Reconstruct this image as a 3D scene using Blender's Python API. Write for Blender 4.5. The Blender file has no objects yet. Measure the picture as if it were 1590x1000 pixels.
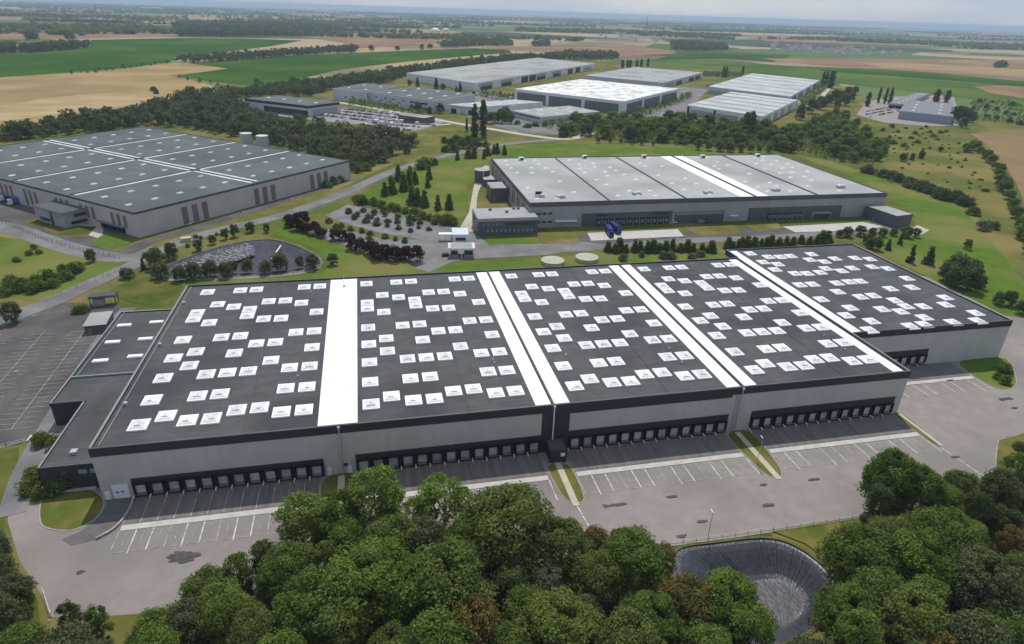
import bpy, bmesh, math, random
import numpy as np
from mathutils import Vector, Matrix

R = math.radians
scene = bpy.context.scene
# ------------------------------------------------------------------ camera
W, H = 1590.0, 1000.0
FOC, PITCH, ROLL, HEAD = 1012.10047, 0.44528427, 0.03135189, 0.22580363
CAM = Vector((64.262, -134.488, 104.4))
_fw = Vector((math.sin(HEAD), math.cos(HEAD), 0))
_r0 = Vector((math.cos(HEAD), -math.sin(HEAD), 0))
_d = (_fw * math.cos(PITCH) + Vector((0, 0, -math.sin(PITCH)))).normalized()
_u0 = _r0.cross(_d)
_r = _r0 * math.cos(ROLL) + _u0 * math.sin(ROLL)
_u = _u0 * math.cos(ROLL) - _r0 * math.sin(ROLL)
cd = bpy.data.cameras.new('camera')
cd.sensor_width = 36.0
cd.lens = FOC / W * 36.0
cd.clip_start = 0.5
cd.clip_end = 120000
cam = bpy.data.objects.new('camera', cd)
M = Matrix.Identity(4)
for i in range(3):
    M[i][0], M[i][1], M[i][2], M[i][3] = _r[i], _u[i], -_d[i], CAM[i]
cam.matrix_world = M
scene.collection.objects.link(cam)
scene.camera = cam

# ------------------------------------------------------------------ sky and sun
SUN_EL, SUN_AZ = R(60.0), R(14.0)
world = bpy.data.worlds.new('World')
scene.world = world
world.use_nodes = True
wn, wl = world.node_tree.nodes, world.node_tree.links
wn.clear()
out = wn.new('ShaderNodeOutputWorld')
bg = wn.new('ShaderNodeBackground')
sky = wn.new('ShaderNodeTexSky')
sky.sky_type = 'NISHITA'
sky.sun_disc = False
sky.sun_elevation = SUN_EL
sky.sun_rotation = SUN_AZ
sky.air_density = 1.0
sky.dust_density = 0.6
tc = wn.new('ShaderNodeTexCoord')
mp = wn.new('ShaderNodeMapping'); mp.inputs['Scale'].default_value = (1, 1, 5)
nz = wn.new('ShaderNodeTexNoise'); nz.inputs['Scale'].default_value = 3.2; nz.inputs['Detail'].default_value = 7
nz.inputs['Roughness'].default_value = 0.55
rp = wn.new('ShaderNodeValToRGB')
rp.color_ramp.elements[0].color = (4.5, 5.6, 7.3, 1)
rp.color_ramp.elements[1].color = (6.6, 7.2, 7.9, 1)
rp.color_ramp.elements[0].position = 0.42
rp.color_ramp.elements[1].position = 0.66
mx = wn.new('ShaderNodeMix'); mx.data_type = 'RGBA'
mx.inputs['Factor'].default_value = 0.8
wl.new(tc.outputs['Generated'], mp.inputs['Vector'])
wl.new(mp.outputs['Vector'], nz.inputs['Vector'])
wl.new(nz.outputs['Fac'], rp.inputs['Fac'])
wl.new(rp.outputs['Color'], mx.inputs['B'])
wl.new(sky.outputs['Color'], mx.inputs['A'])
wl.new(mx.outputs['Result'], bg.inputs['Color'])
bg.inputs['Strength'].default_value = 0.095
wl.new(bg.outputs['Background'], out.inputs['Surface'])

sl = bpy.data.lights.new('sun', 'SUN')
sl.energy = 3.4
sl.angle = R(0.6)
sl.color = (1.0, 0.96, 0.9)
sun = bpy.data.objects.new('sun', sl)
_s = Vector((math.sin(SUN_AZ) * math.cos(SUN_EL), math.cos(SUN_AZ) * math.cos(SUN_EL), math.sin(SUN_EL)))
sun.rotation_euler = _s.to_track_quat('Z', 'Y').to_euler()
sun.location = (0, 0, 400)
scene.collection.objects.link(sun)
vs = scene.view_settings
vs.view_transform = 'Standard'; vs.look = 'None'; vs.exposure = 0.0; vs.gamma = 1.0; vs.use_curve_mapping = False
scene.cycles.max_bounces = 4
scene.cycles.diffuse_bounces = 2
scene.cycles.glossy_bounces = 2
scene.cycles.transmission_bounces = 2
scene.cycles.volume_bounces = 0
scene.cycles.transparent_max_bounces = 4

# ------------------------------------------------------------------ helpers
rng = random.Random(7)
EARTH = 6371000.0


def drop(x, y):                       # the earth curves away beyond five kilometres
    d = math.hypot(x - CAM.x, y - CAM.y) - 5000
    return -(d * d) / (2 * EARTH) if d > 0 else 0.0


def G(px, py, z=0.0):                 # the place on the level z that is seen at a point of the photograph
    v = _d * FOC + _r * (px - W / 2) - _u * (py - H / 2)
    t = (z - CAM.z) / v.z
    return (CAM.x + v.x * t, CAM.y + v.y * t)


def P(x, y, z):                       # and back
    v = Vector((x, y, z)) - CAM
    w = v.dot(_d)
    return (W / 2 + FOC * v.dot(_r) / w, H / 2 - FOC * v.dot(_u) / w)


def link(o):
    scene.collection.objects.link(o)
    return o


def tag(o, label=None, cat=None, group=None, kind=None):
    if label: o['label'] = label
    if cat: o['category'] = cat
    if group: o['group'] = group
    if kind: o['kind'] = kind
    return o


def thing(name, label, cat, loc=(0, 0, 0), rot=0.0, group=None):
    o = bpy.data.objects.new(name, None)
    o.empty_display_size = 1
    o.location = loc
    o.rotation_euler = (0, 0, rot)
    link(o)
    return tag(o, label, cat, group)


class MB:
    """collects faces, then links them as ONE mesh object"""
    def __init__(s):
        s.v, s.f, s.m, s.mats = [], [], [], []

    def mi(s, mat):
        if mat not in s.mats: s.mats.append(mat)
        return s.mats.index(mat)

    def face(s, pts, mat):
        b = len(s.v)
        s.v += [tuple(p) for p in pts]
        s.f.append(tuple(range(b, b + len(pts)))); s.m.append(s.mi(mat)); return s

    def box(s, x0, x1, y0, y1, z0, z1, mat, top=None):
        b = len(s.v)
        s.v += [(x0, y0, z0), (x1, y0, z0), (x1, y1, z0), (x0, y1, z0), (x0, y0, z1), (x1, y0, z1), (x1, y1, z1), (x0, y1, z1)]
        for k, q in enumerate(((3, 2, 1, 0), (0, 1, 5, 4), (1, 2, 6, 5), (2, 3, 7, 6), (3, 0, 4, 7), (4, 5, 6, 7))):
            s.f.append(tuple(b + i for i in q)); s.m.append(s.mi(top if (k == 5 and top) else mat))
        return s

    def taper(s, x0, x1, y0, y1, z0, z1, ins, mat):
        b = len(s.v)
        s.v += [(x0, y0, z0), (x1, y0, z0), (x1, y1, z0), (x0, y1, z0), (x0 + ins, y0 + ins, z1), (x1 - ins, y0 + ins, z1), (x1 - ins, y1 - ins, z1), (x0 + ins, y1 - ins, z1)]
        for q in ((0, 1, 5, 4), (1, 2, 6, 5), (2, 3, 7, 6), (3, 0, 4, 7), (4, 5, 6, 7)):
            s.f.append(tuple(b + i for i in q)); s.m.append(s.mi(mat))
        return s

    def prism(s, poly, z0, z1, mat, top=None, bottom=False):
        n = len(poly); b = len(s.v)
        if sum(poly[i][0] * poly[(i + 1) % n][1] - poly[(i + 1) % n][0] * poly[i][1] for i in range(n)) < 0: poly = poly[::-1]
        s.v += [(p[0], p[1], z0) for p in poly] + [(p[0], p[1], z1) for p in poly]
        for i in range(n):
            j = (i + 1) % n
            s.f.append((b + i, b + j, b + n + j, b + n + i)); s.m.append(s.mi(mat))
        s.f.append(tuple(b + n + i for i in range(n))); s.m.append(s.mi(top or mat))
        if bottom:
            s.f.append(tuple(b + n - 1 - i for i in range(n))); s.m.append(s.mi(mat))
        return s

    def tube(s, pts, rad, mat, n=8, cap=True):
        b = len(s.v)
        for k, p in enumerate(pts):
            p = Vector(p)
            a = (Vector(pts[min(k + 1, len(pts) - 1)]) - Vector(pts[max(k - 1, 0)])).normalized()
            e = a.orthogonal().normalized(); g = a.cross(e)
            rr = rad[k] if isinstance(rad, (list, tuple)) else rad
            for i in range(n):
                t = 2 * math.pi * i / n
                s.v.append(tuple(p + (e * math.cos(t) + g * math.sin(t)) * rr))
        for k in range(len(pts) - 1):
            for i in range(n):
                j = (i + 1) % n
                s.f.append((b + k * n + i, b + k * n + j, b + k * n + n + j, b + k * n + n + i)); s.m.append(s.mi(mat))
        if cap:
            s.f.append(tuple(b + (len(pts) - 1) * n + i for i in range(n))); s.m.append(s.mi(mat))
            s.f.append(tuple(b + n - 1 - i for i in range(n))); s.m.append(s.mi(mat))
        return s

    def mesh(s, name):
        me = bpy.data.meshes.new(name)
        me.from_pydata(s.v, [], s.f)
        for m in s.mats: me.materials.append(m)
        me.polygons.foreach_set('material_index', s.m)
        me.update()
        return me

    def build(s, name, parent=None):
        o = link(bpy.data.objects.new(name, s.mesh(name)))
        if parent: o.parent = parent
        return o


def np_mesh(name, V, Q, mats, tint=None, midx=None, smooth=False):
    me = bpy.data.meshes.new(name)
    n, k = Q.shape
    me.vertices.add(len(V)); me.vertices.foreach_set('co', np.asarray(V, dtype=np.float32).ravel())
    me.loops.add(n * k); me.loops.foreach_set('vertex_index', Q.astype(np.int32).ravel())
    me.polygons.add(n)
    me.polygons.foreach_set('loop_start', np.arange(0, n * k, k, dtype=np.int32))
    try: me.polygons.foreach_set('loop_total', np.full(n, k, dtype=np.int32))
    except Exception: pass
    for m in mats: me.materials.append(m)
    if midx is not None: me.polygons.foreach_set('material_index', midx.astype(np.int32))
    if tint is not None:
        at = me.attributes.new('tint', 'FLOAT', 'FACE'); at.data.foreach_set('value', np.asarray(tint, dtype=np.float32))
    me.update(calc_edges=True)
    if smooth: me.polygons.foreach_set('use_smooth', np.ones(n, dtype=bool))
    me.validate()
    return me


# ------------------------------------------------------------------ materials
MATS = {}


def mat(name, c1, c2=None, scale=1.0, rough=0.85, bump=0.0, detail=4.0, stretch=(1, 1, 1), lo=0.35, hi=0.65, c3=None, scale3=0.05,
        spec=0.3, metal=0.0, world_pos=True, lo3=.45, hi3=.62):
    if name in MATS: return MATS[name]
    if rough >= .95: spec = 0.0                  # soil and plants have no sheen
    m = bpy.data.materials.new(name); m.use_nodes = True
    n, l = m.node_tree.nodes, m.node_tree.links
    b = n['Principled BSDF']
    b.inputs['Roughness'].default_value = rough
    b.inputs['Specular IOR Level'].default_value = spec
    b.inputs['Metallic'].default_value = metal
    c2 = c2 or tuple(x * 0.82 for x in c1)
    if world_pos:
        g = n.new('ShaderNodeNewGeometry'); src = g.outputs['Position']
    else:
        g = n.new('ShaderNodeTexCoord'); src = g.outputs['Object']
    mp = n.new('ShaderNodeMapping'); mp.inputs['Scale'].default_value = stretch
    l.new(src, mp.inputs['Vector'])
    t = n.new('ShaderNodeTexNoise'); t.inputs['Scale'].default_value = scale; t.inputs['Detail'].default_value = detail
    t.inputs['Roughness'].default_value = 0.6
    l.new(mp.outputs['Vector'], t.inputs['Vector'])
    r = n.new('ShaderNodeValToRGB')
    r.color_ramp.elements[0].position = lo; r.color_ramp.elements[1].position = hi
    r.color_ramp.elements[0].color = (*c1, 1); r.color_ramp.elements[1].color = (*c2, 1)
    l.new(t.outputs['Fac'], r.inputs['Fac'])
    col = r.outputs['Color']
    if c3:
        t3 = n.new('ShaderNodeTexNoise'); t3.inputs['Scale'].default_value = scale3; t3.inputs['Detail'].default_value = 5
        l.new(src, t3.inputs['Vector'])
        r3 = n.new('ShaderNodeValToRGB'); r3.color_ramp.elements[0].position = lo3; r3.color_ramp.elements[1].position = hi3
        l.new(t3.outputs['Fac'], r3.inputs['Fac'])
        x = n.new('ShaderNodeMix'); x.data_type = 'RGBA'; x.inputs['B'].default_value = (*c3, 1)
        l.new(r3.outputs['Color'], x.inputs['Factor']); l.new(col, x.inputs['A'])
        col = x.outputs['Result']
    l.new(col, b.inputs['Base Color'])
    if bump:
        bp = n.new('ShaderNodeBump'); bp.inputs['Strength'].default_value = bump; bp.inputs['Distance'].default_value = 0.3
        l.new(t.outputs['Fac'], bp.inputs['Height']); l.new(bp.outputs['Normal'], b.inputs['Normal'])
    MATS[name] = m
    return m


def clad(name, c1, rough=0.55, pitch=1.1, dirt=0.9):
    """profiled sheet cladding: ribs as bump, faint streaks of dirt"""
    if name in MATS: return MATS[name]
    m = mat(name, c1, tuple(x * dirt for x in c1), scale=0.7, rough=rough, stretch=(1, 1, 0.12), lo=0.42, hi=0.75, world_pos=False, c3=tuple(x * 0.9 for x in c1), scale3=0.12)
    n, l = m.node_tree.nodes, m.node_tree.links
    tcn = n.new('ShaderNodeTexCoord')
    w = n.new('ShaderNodeTexWave'); w.bands_direction = 'DIAGONAL'; w.inputs['Scale'].default_value = 0.31 / pitch * 3.1
    mp = n.new('ShaderNodeMapping'); mp.inputs['Scale'].default_value = (1, 1, 0)
    l.new(tcn.outputs['Object'], mp.inputs['Vector']); l.new(mp.outputs['Vector'], w.inputs['Vector'])
    bp = n.new('ShaderNodeBump'); bp.inputs['Strength'].default_value = 0.2; bp.inputs['Distance'].default_value = 0.05
    l.new(w.outputs['Fac'], bp.inputs['Height']); l.new(bp.outputs['Normal'], n['Principled BSDF'].inputs['Normal'])
    return m


def leafmat(name, ca, cb, cc, transl=0.25):
    m = bpy.data.materials.new(name); m.use_nodes = True
    n, l = m.node_tree.nodes, m.node_tree.links
    n.clear()
    o = n.new('ShaderNodeOutputMaterial')
    a = n.new('ShaderNodeAttribute'); a.attribute_name = 'tint'
    oi = n.new('ShaderNodeObjectInfo')
    r = n.new('ShaderNodeValToRGB')
    r.color_ramp.elements[0].color = (*ca, 1); r.color_ramp.elements[1].color = (*cb, 1)
    l.new(a.outputs['Fac'], r.inputs['Fac'])
    x = n.new('ShaderNodeMix'); x.data_type = 'RGBA'; x.inputs['B'].default_value = (*cc, 1)
    k = n.new('ShaderNodeMath'); k.operation = 'MULTIPLY'; k.inputs[1].default_value = 0.75
    l.new(oi.outputs['Random'], k.inputs[0]); l.new(k.outputs[0], x.inputs['Factor'])
    l.new(r.outputs['Color'], x.inputs['A'])
    d = n.new('ShaderNodeBsdfDiffuse'); t = n.new('ShaderNodeBsdfTranslucent'); s = n.new('ShaderNodeMixShader')
    s.inputs['Fac'].default_value = transl
    l.new(x.outputs['Result'], d.inputs['Color']); l.new(x.outputs['Result'], t.inputs['Color'])
    l.new(d.outputs[0], s.inputs[1]); l.new(t.outputs[0], s.inputs[2]); l.new(s.outputs[0], o.inputs['Surface'])
    MATS[name] = m
    return m


ROOF = mat('dark_roof_membrane', (0.066, 0.067, 0.072), (0.09, 0.09, 0.093), 0.3, 0.8, detail=10, c3=(0.046, 0.047, 0.053), scale3=0.045, lo3=.46, hi3=.66)


def membrane(m, strength=.16, w=10.66, h=1.9):
    """welded membrane strips: each a slightly different tone, thin darker laps"""
    n, l = m.node_tree.nodes, m.node_tree.links
    b = n['Principled BSDF']; src = b.inputs['Base Color'].links[0].from_socket
    g = n.new('ShaderNodeNewGeometry'); br = n.new('ShaderNodeTexBrick')
    br.inputs['Scale'].default_value = 1.0; br.inputs['Brick Width'].default_value = w; br.inputs['Row Height'].default_value = h
    br.inputs['Mortar Size'].default_value = .07; br.inputs['Mortar Smooth'].default_value = .3
    br.inputs['Color1'].default_value = (1, 1, 1, 1); br.inputs['Color2'].default_value = (1 - strength, 1 - strength, 1 - strength, 1); br.inputs['Mortar'].default_value = (1 - strength * 2, 1 - strength * 2, 1 - strength * 2, 1)
    l.new(g.outputs['Position'], br.inputs['Vector'])
    x = n.new('ShaderNodeMix'); x.data_type = 'RGBA'; x.blend_type = 'MULTIPLY'; x.inputs['Factor'].default_value = 1
    l.new(src, x.inputs['A']); l.new(br.outputs['Color'], x.inputs['B']); l.new(x.outputs['Result'], b.inputs['Base Color'])


membrane(ROOF)
ROOF2 = mat('grey_roof_membrane', (0.32, 0.325, 0.32), (0.39, 0.39, 0.38), 0.12, 0.8, detail=8, c3=(0.27, 0.275, 0.27), scale3=0.03)
ROOF3 = mat('weathered_roof_membrane', (0.085, 0.104, 0.104), (0.112, 0.13, 0.128), 0.1, 0.9, detail=8, c3=(0.072, 0.088, 0.09), scale3=0.03)
ROOF4 = mat('pale_grey_roofing', (0.27, 0.275, 0.27), (0.36, 0.36, 0.355), 0.08, 0.8, detail=8, c3=(0.22, 0.225, 0.22), scale3=0.02)
ROOF5 = mat('white_patched_roofing', (0.78, 0.78, 0.74), (0.42, 0.42, 0.37), 0.06, 0.8, detail=8, lo=0.46, hi=0.62, c3=(0.3, 0.3, 0.26), scale3=0.12, lo3=.58, hi3=.7)
WHITE = mat('white_roof_band', (0.84, 0.84, 0.84), (0.78, 0.78, 0.78), 0.6, 0.6, detail=8, c3=(0.62, 0.62, 0.61), scale3=.16, lo3=.56, hi3=.75)
WHITE2 = mat('greyed_white_band', (0.62, 0.63, 0.63), (0.42, 0.43, 0.44), 0.15, 0.7, detail=6)
SKYL = mat('skylight_frame', (0.84, 0.84, 0.84), (0.76, 0.76, 0.76), 0.9, 0.4)
DOME = mat('skylight_dome', (0.66, 0.665, 0.67), (0.76, 0.765, 0.77), 0.35, 0.35, spec=0.5)
HINGE = mat('skylight_hinge', (0.4, 0.4, 0.41), (0.3, 0.3, 0.31), 1, 0.5)
BARM = mat('skylight_vent_metal', (0.2, 0.2, 0.21), (0.15, 0.15, 0.16), 1, 0.6)
WALL = clad('light_grey_cladding', (0.47, 0.455, 0.44))
WALLW = clad('white_cladding', (0.66, 0.67, 0.67))
WALLB = clad('beige_grey_cladding', (0.5, 0.45, 0.425))
WALLBD = clad('taupe_cladding_panel', (0.17, 0.16, 0.155))
DARK = clad('anthracite_cladding', (0.035, 0.038, 0.046), pitch=0.9)
DARK2 = clad('slate_cladding', (0.1, 0.105, 0.12), pitch=0.9)
GREYM = clad('mid_grey_cladding', (0.34, 0.335, 0.345))
COPING = mat('metal_coping', (0.26, 0.27, 0.28), (0.2, 0.21, 0.22), 0.6, 0.5)
COPD = mat('dark_coping', (0.085, 0.088, 0.095), (0.06, 0.063, 0.07), 0.6, 0.6)
DOORS = [mat('worn_dock_door_%d' % k, c, tuple(q * .8 for q in c), 1.2, .5, world_pos=False) for k, c in enumerate(((.52, .52, .51), (.44, .44, .44), (.56, .555, .54), (.36, .36, .37)))]
DOOR = mat('grey_dock_door', (0.5, 0.5, 0.5), (0.4, 0.4, 0.41), 1.2, 0.5, world_pos=False)
RUBBER = mat('black_rubber', (0.012, 0.012, 0.013), (0.02, 0.02, 0.02), 2, 0.9)
GLASS = mat('dark_window_glass', (0.02, 0.025, 0.032), (0.04, 0.05, 0.06), 0.6, 0.12, spec=0.6)
GLASSB = mat('pale_window_glass', (0.24, 0.28, 0.33), (0.18, 0.21, 0.26), 0.6, 0.15, spec=0.6)
GALV = mat('galvanised_steel', (0.5, 0.51, 0.52), (0.4, 0.41, 0.42), 1.5, 0.45, metal=0.3)
WPAINT = mat('white_paint', (0.78, 0.78, 0.78), (0.7, 0.7, 0.69), 1.0, 0.5)
ASPH = mat('yard_asphalt', (0.228, 0.197, 0.181), (0.275, 0.238, 0.219), 0.25, 0.92, detail=14, c3=(0.188, 0.163, 0.15), scale3=0.03, lo3=.47, hi3=.68, bump=.05)
ASPH2 = mat('road_asphalt', (0.165, 0.158, 0.155), (0.21, 0.202, 0.198), 0.15, 0.92, detail=10, c3=(0.13, 0.125, 0.123), scale3=0.05)
ASPHD = mat('car_park_asphalt', (0.088, 0.077, 0.077), (0.118, 0.104, 0.102), 0.2, 0.92, detail=10, c3=(0.07, 0.063, 0.064), scale3=0.06)
DOCKA = mat('tyre_darkened_asphalt', (0.13, 0.113, 0.105), (0.19, 0.166, 0.155), 0.5, 0.92, detail=10, stretch=(1.6, .12, 1))
CONC = mat('pale_concrete', (0.5, 0.48, 0.44), (0.4, 0.385, 0.36), 0.4, 0.9, detail=8)
CONC2 = mat('sandy_concrete', (0.48, 0.43, 0.34), (0.38, 0.34, 0.27), 0.3, 0.9, detail=8)
KERB = mat('kerb_stone', (0.36, 0.35, 0.33), (0.27, 0.26, 0.25), 0.8, 0.9)
LINE = mat('road_paint', (0.6, 0.6, 0.58), (0.26, 0.25, 0.25), 0.55, 0.8, detail=9, lo=0.42, hi=0.68)
LINEF = mat('worn_road_paint', (0.4, 0.39, 0.385), (0.2, 0.19, 0.19), 0.6, 0.85, detail=9, lo=0.35, hi=0.62)
STAIN = mat('oil_stain', (0.03, 0.028, 0.028), (0.075, 0.068, 0.065), 0.9, 0.6, detail=8)
GRASS = mat('mown_grass', (0.1, 0.16, 0.024), (0.075, 0.128, 0.02), 0.12, 0.95, detail=12, c3=(0.165, 0.165, 0.05), scale3=0.022, lo3=.45, hi3=.63, bump=.25)
GRASSD = mat('dry_grass', (0.15, 0.135, 0.04), (0.1, 0.11, 0.027), 0.18, 0.95, detail=12, c3=(0.22, 0.175, 0.07), scale3=0.05, bump=.25)
GRASSM = mat('rough_meadow', (0.125, 0.132, 0.036), (0.09, 0.108, 0.028), 0.15, 0.95, detail=12, c3=(0.2, 0.165, 0.06), scale3=0.018, bump=.3)
VERGE = mat('shaggy_verge', (0.055, 0.085, 0.016), (0.085, 0.1, 0.02), 0.35, 0.95, detail=12, c3=(0.14, 0.125, 0.035), scale3=0.06, bump=.3)
CROPG = mat('green_crop', (0.038, 0.09, 0.011), (0.03, 0.075, 0.01), 0.02, 0.95, detail=6, stretch=(1, .15, 1), c3=(0.065, 0.115, 0.017), scale3=0.004)
CROPG2 = mat('pale_green_crop', (0.11, 0.155, 0.035), (0.085, 0.13, 0.03), 0.015, 0.95, detail=6, stretch=(.15, 1, 1), c3=(0.05, 0.1, 0.022), scale3=0.004)
STRAW = mat('stubble_field', (0.36, 0.26, 0.125), (0.3, 0.215, 0.1), 0.02, 0.95, detail=8, stretch=(.3, 1, 1), c3=(0.24, 0.18, 0.09), scale3=0.008)
SAND = mat('bare_sandy_soil', (0.42, 0.33, 0.19), (0.3, 0.22, 0.11), 0.03, 0.95, detail=8, stretch=(.4, 1, 1))
SOIL = mat('ploughed_soil', (0.24, 0.15, 0.09), (0.2, 0.13, 0.08), 0.02, 0.95, detail=8, stretch=(.3, 1, 1), c3=(0.29, 0.19, 0.11), scale3=0.006)
TAN = mat('ripe_cereal_field', (0.34, 0.24, 0.13), (0.28, 0.2, 0.11), 0.02, 0.95, detail=8, stretch=(.3, 1, 1))
LINER = mat('black_liner', (0.026, 0.028, 0.036), (0.042, 0.045, 0.055), 0.8, 0.42, spec=0.5, bump=.5)
STONE = mat('rubble_stone', (0.38, 0.38, 0.39), (0.14, 0.14, 0.16), 0.9, 0.9, detail=6)
BARK = mat('bark', (0.09, 0.07, 0.05), (0.14, 0.115, 0.09), 2.0, 0.95, bump=.5, world_pos=False)
LINER2 = mat('matt_black_liner', (0.035, 0.038, 0.052), (0.06, 0.064, 0.08), 0.5, 0.75, spec=0.2, bump=.4)
BARKP = mat('pale_bark', (0.3, 0.28, 0.25), (0.2, 0.185, 0.165), 2.0, 0.9, world_pos=False)
BLUE = mat('blue_vehicle_paint', (0.015, 0.03, 0.22), (0.012, 0.024, 0.17), 1.0, 0.35, spec=.5)
BLUE2 = mat('pale_blue_paint', (0.05, 0.17, 0.4), (0.04, 0.14, 0.33), 1.0, 0.45)
LEAF = leafmat('broadleaf_foliage', (0.07, 0.118, 0.024), (0.2, 0.285, 0.055), (0.165, 0.195, 0.06), .46)
LEAFL = leafmat('bright_foliage', (0.095, 0.15, 0.026), (0.225, 0.32, 0.06), (0.2, 0.245, 0.062), .46)
LEAFD = leafmat('dark_foliage', (0.058, 0.088, 0.032), (0.15, 0.19, 0.066), (0.12, 0.135, 0.064), .34)
LEAFB = leafmat('browning_foliage', (0.15, 0.1, 0.03), (0.21, 0.17, 0.05), (0.14, 0.13, 0.04))
LEAFP = leafmat('purple_foliage', (0.035, 0.015, 0.02), (0.09, 0.034, 0.042), (0.06, 0.026, 0.03), .12)
LEAFG = leafmat('silvery_foliage', (0.1, 0.125, 0.07), (0.19, 0.22, 0.14), (0.14, 0.165, 0.1))

# ------------------------------------------------------------------ ground, with the two lined basins sunk into it
def smooth(poly, n=4, closed=True):
    """Catmull-Rom through the points"""
    o = []
    L = len(poly)
    for i in range(L if closed else L - 1):
        p0, p1, p2, p3 = [poly[(i + k) % L] if closed else poly[min(max(i + k, 0), L - 1)] for k in (-1, 0, 1, 2)]
        for k in range(n):
            t = k / n
            o.append(tuple(0.5 * ((2 * b) + (-a + c) * t + (2 * a - 5 * b + 4 * c - d) * t * t + (-a + 3 * b - 3 * c + d) * t ** 3) for a, b, c, d in zip(p0, p1, p2, p3)))
    if not closed: o.append(tuple(poly[-1]))
    return o


POND = smooth([G(*p) for p in ((1052, 853), (1110, 842), (1190, 835), (1240, 850), (1285, 885), (1299, 915), (1288, 952), (1255, 985), (1200, 1005), (1120, 990), (1070, 940), (1045, 890))], 6)
BASIN = smooth([G(*p) for p in ((236, 424), (262, 410), (300, 395), (345, 381), (385, 373), (425, 371), (462, 381), (490, 395), (500, 408), (484, 417), (440, 424), (380, 428), (310, 431), (262, 431))], 6)


def ground():
    near = mat('grass_ground', (0.11, 0.128, 0.03), (0.078, 0.1, 0.024), 0.1, 0.95, detail=12, c3=(0.18, 0.155, 0.055), scale3=0.02, bump=.3)
    far = bpy.data.materials.new('farmland'); far.use_nodes = True
    n, l = far.node_tree.nodes, far.node_tree.links
    g = n.new('ShaderNodeNewGeometry')
    mp = n.new('ShaderNodeMapping'); mp.inputs['Scale'].default_value = (1 / 900, 1 / 420, 1); mp.inputs['Rotation'].default_value = (0, 0, -.35)
    nn = n.new('ShaderNodeTexNoise'); nn.inputs['Scale'].default_value = .9
    ad = n.new('ShaderNodeMix'); ad.data_type = 'VECTOR'; ad.inputs['Factor'].default_value = 0.12
    vo = n.new('ShaderNodeTexVoronoi'); vo.inputs['Scale'].default_value = 1.0; vo.distance = 'CHEBYCHEV'
    l.new(g.outputs['Position'], mp.inputs['Vector']); l.new(mp.outputs['Vector'], nn.inputs['Vector'])
    l.new(mp.outputs['Vector'], ad.inputs['A']); l.new(nn.outputs['Color'], ad.inputs['B']); l.new(ad.outputs['Result'], vo.inputs['Vector'])
    sp = n.new('ShaderNodeSeparateColor'); l.new(vo.outputs['Color'], sp.inputs['Color'])
    r = n.new('ShaderNodeValToRGB'); r.color_ramp.interpolation = 'CONSTANT'
    cols = [(0, (.08, .13, .035)), (.14, (.36, .27, .16)), (.28, (.05, .08, .03)), (.36, (.12, .17, .05)), (.5, (.27, .19, .12)), (.6, (.04, .065, .03)), (.68, (.34, .26, .16)), (.84, (.1, .15, .04)), (.95, (.04, .065, .03))]
    while len(r.color_ramp.elements) < len(cols): r.color_ramp.elements.new(0.5)
    for e, (p, c) in zip(r.color_ramp.elements, cols): e.position = p; e.color = (*c, 1)
    l.new(sp.outputs['Red'], r.inputs['Fac'])
    t = n.new('ShaderNodeTexNoise'); t.inputs['Scale'].default_value = 1 / 700; t.inputs['Detail'].default_value = 8
    l.new(g.outputs['Position'], t.inputs['Vector'])
    r2 = n.new('ShaderNodeValToRGB'); r2.color_ramp.elements[0].position = .5; r2.color_ramp.elements[1].position = .58
    l.new(t.outputs['Fac'], r2.inputs['Fac'])
    x = n.new('ShaderNodeMix'); x.data_type = 'RGBA'; x.inputs['B'].default_value = (.03, .05, .022, 1)
    k = n.new('ShaderNodeMath'); k.operation = 'MULTIPLY'; k.inputs[1].default_value = .55
    l.new(r2.outputs['Color'], k.inputs[0]); l.new(k.outputs[0], x.inputs['Factor']); l.new(r.outputs['Color'], x.inputs['A'])
    b = n['Principled BSDF']; b.inputs['Roughness'].default_value = .95; b.inputs['Specular IOR Level'].default_value = .1
    l.new(x.outputs['Result'], b.inputs['Base Color'])
    bm = bmesh.new()
    N = 96
    ring0 = [bm.verts.new((CAM.x + 900 * math.cos(2 * math.pi * i / N), CAM.y + 900 * math.sin(2 * math.pi * i / N), 0)) for i in range(N)]
    edges = []
    for loop in (ring0, [bm.verts.new((p[0], p[1], 0)) for p in POND], [bm.verts.new((p[0], p[1], 0)) for p in BASIN]):
        for i in range(len(loop)): edges.append(bm.edges.new((loop[i], loop[(i + 1) % len(loop)])))
    bmesh.ops.triangle_fill(bm, use_beauty=True, use_dissolve=False, edges=edges)
    prev = ring0
    rad = 900.0
    while rad < 42000:
        rad *= 1.16
        cur = []
        for i in range(N):
            x_, y_ = CAM.x + rad * math.cos(2 * math.pi * i / N), CAM.y + rad * math.sin(2 * math.pi * i / N)
            cur.append(bm.verts.new((x_, y_, drop(x_, y_))))
        for i in range(N):
            f = bm.faces.new((prev[i], cur[i], cur[(i + 1) % N], prev[(i + 1) % N]))
            if rad > 1100: f.material_index = 1
        prev = cur
    bmesh.ops.recalc_face_normals(bm, faces=bm.faces)
    for f in bm.faces:
        if f.normal.z < 0: f.normal_flip()
    me = bpy.data.meshes.new('ground'); bm.to_mesh(me); bm.free()
    me.materials.append(near); me.materials.append(far)
    tag(link(bpy.data.objects.new('ground', me)), kind='structure')


ground()


ZUSED = {}


def level(z):                          # no two sheets on one level
    while round(z, 3) in ZUSED: z += .004
    ZUSED[round(z, 3)] = 1
    return z


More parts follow.
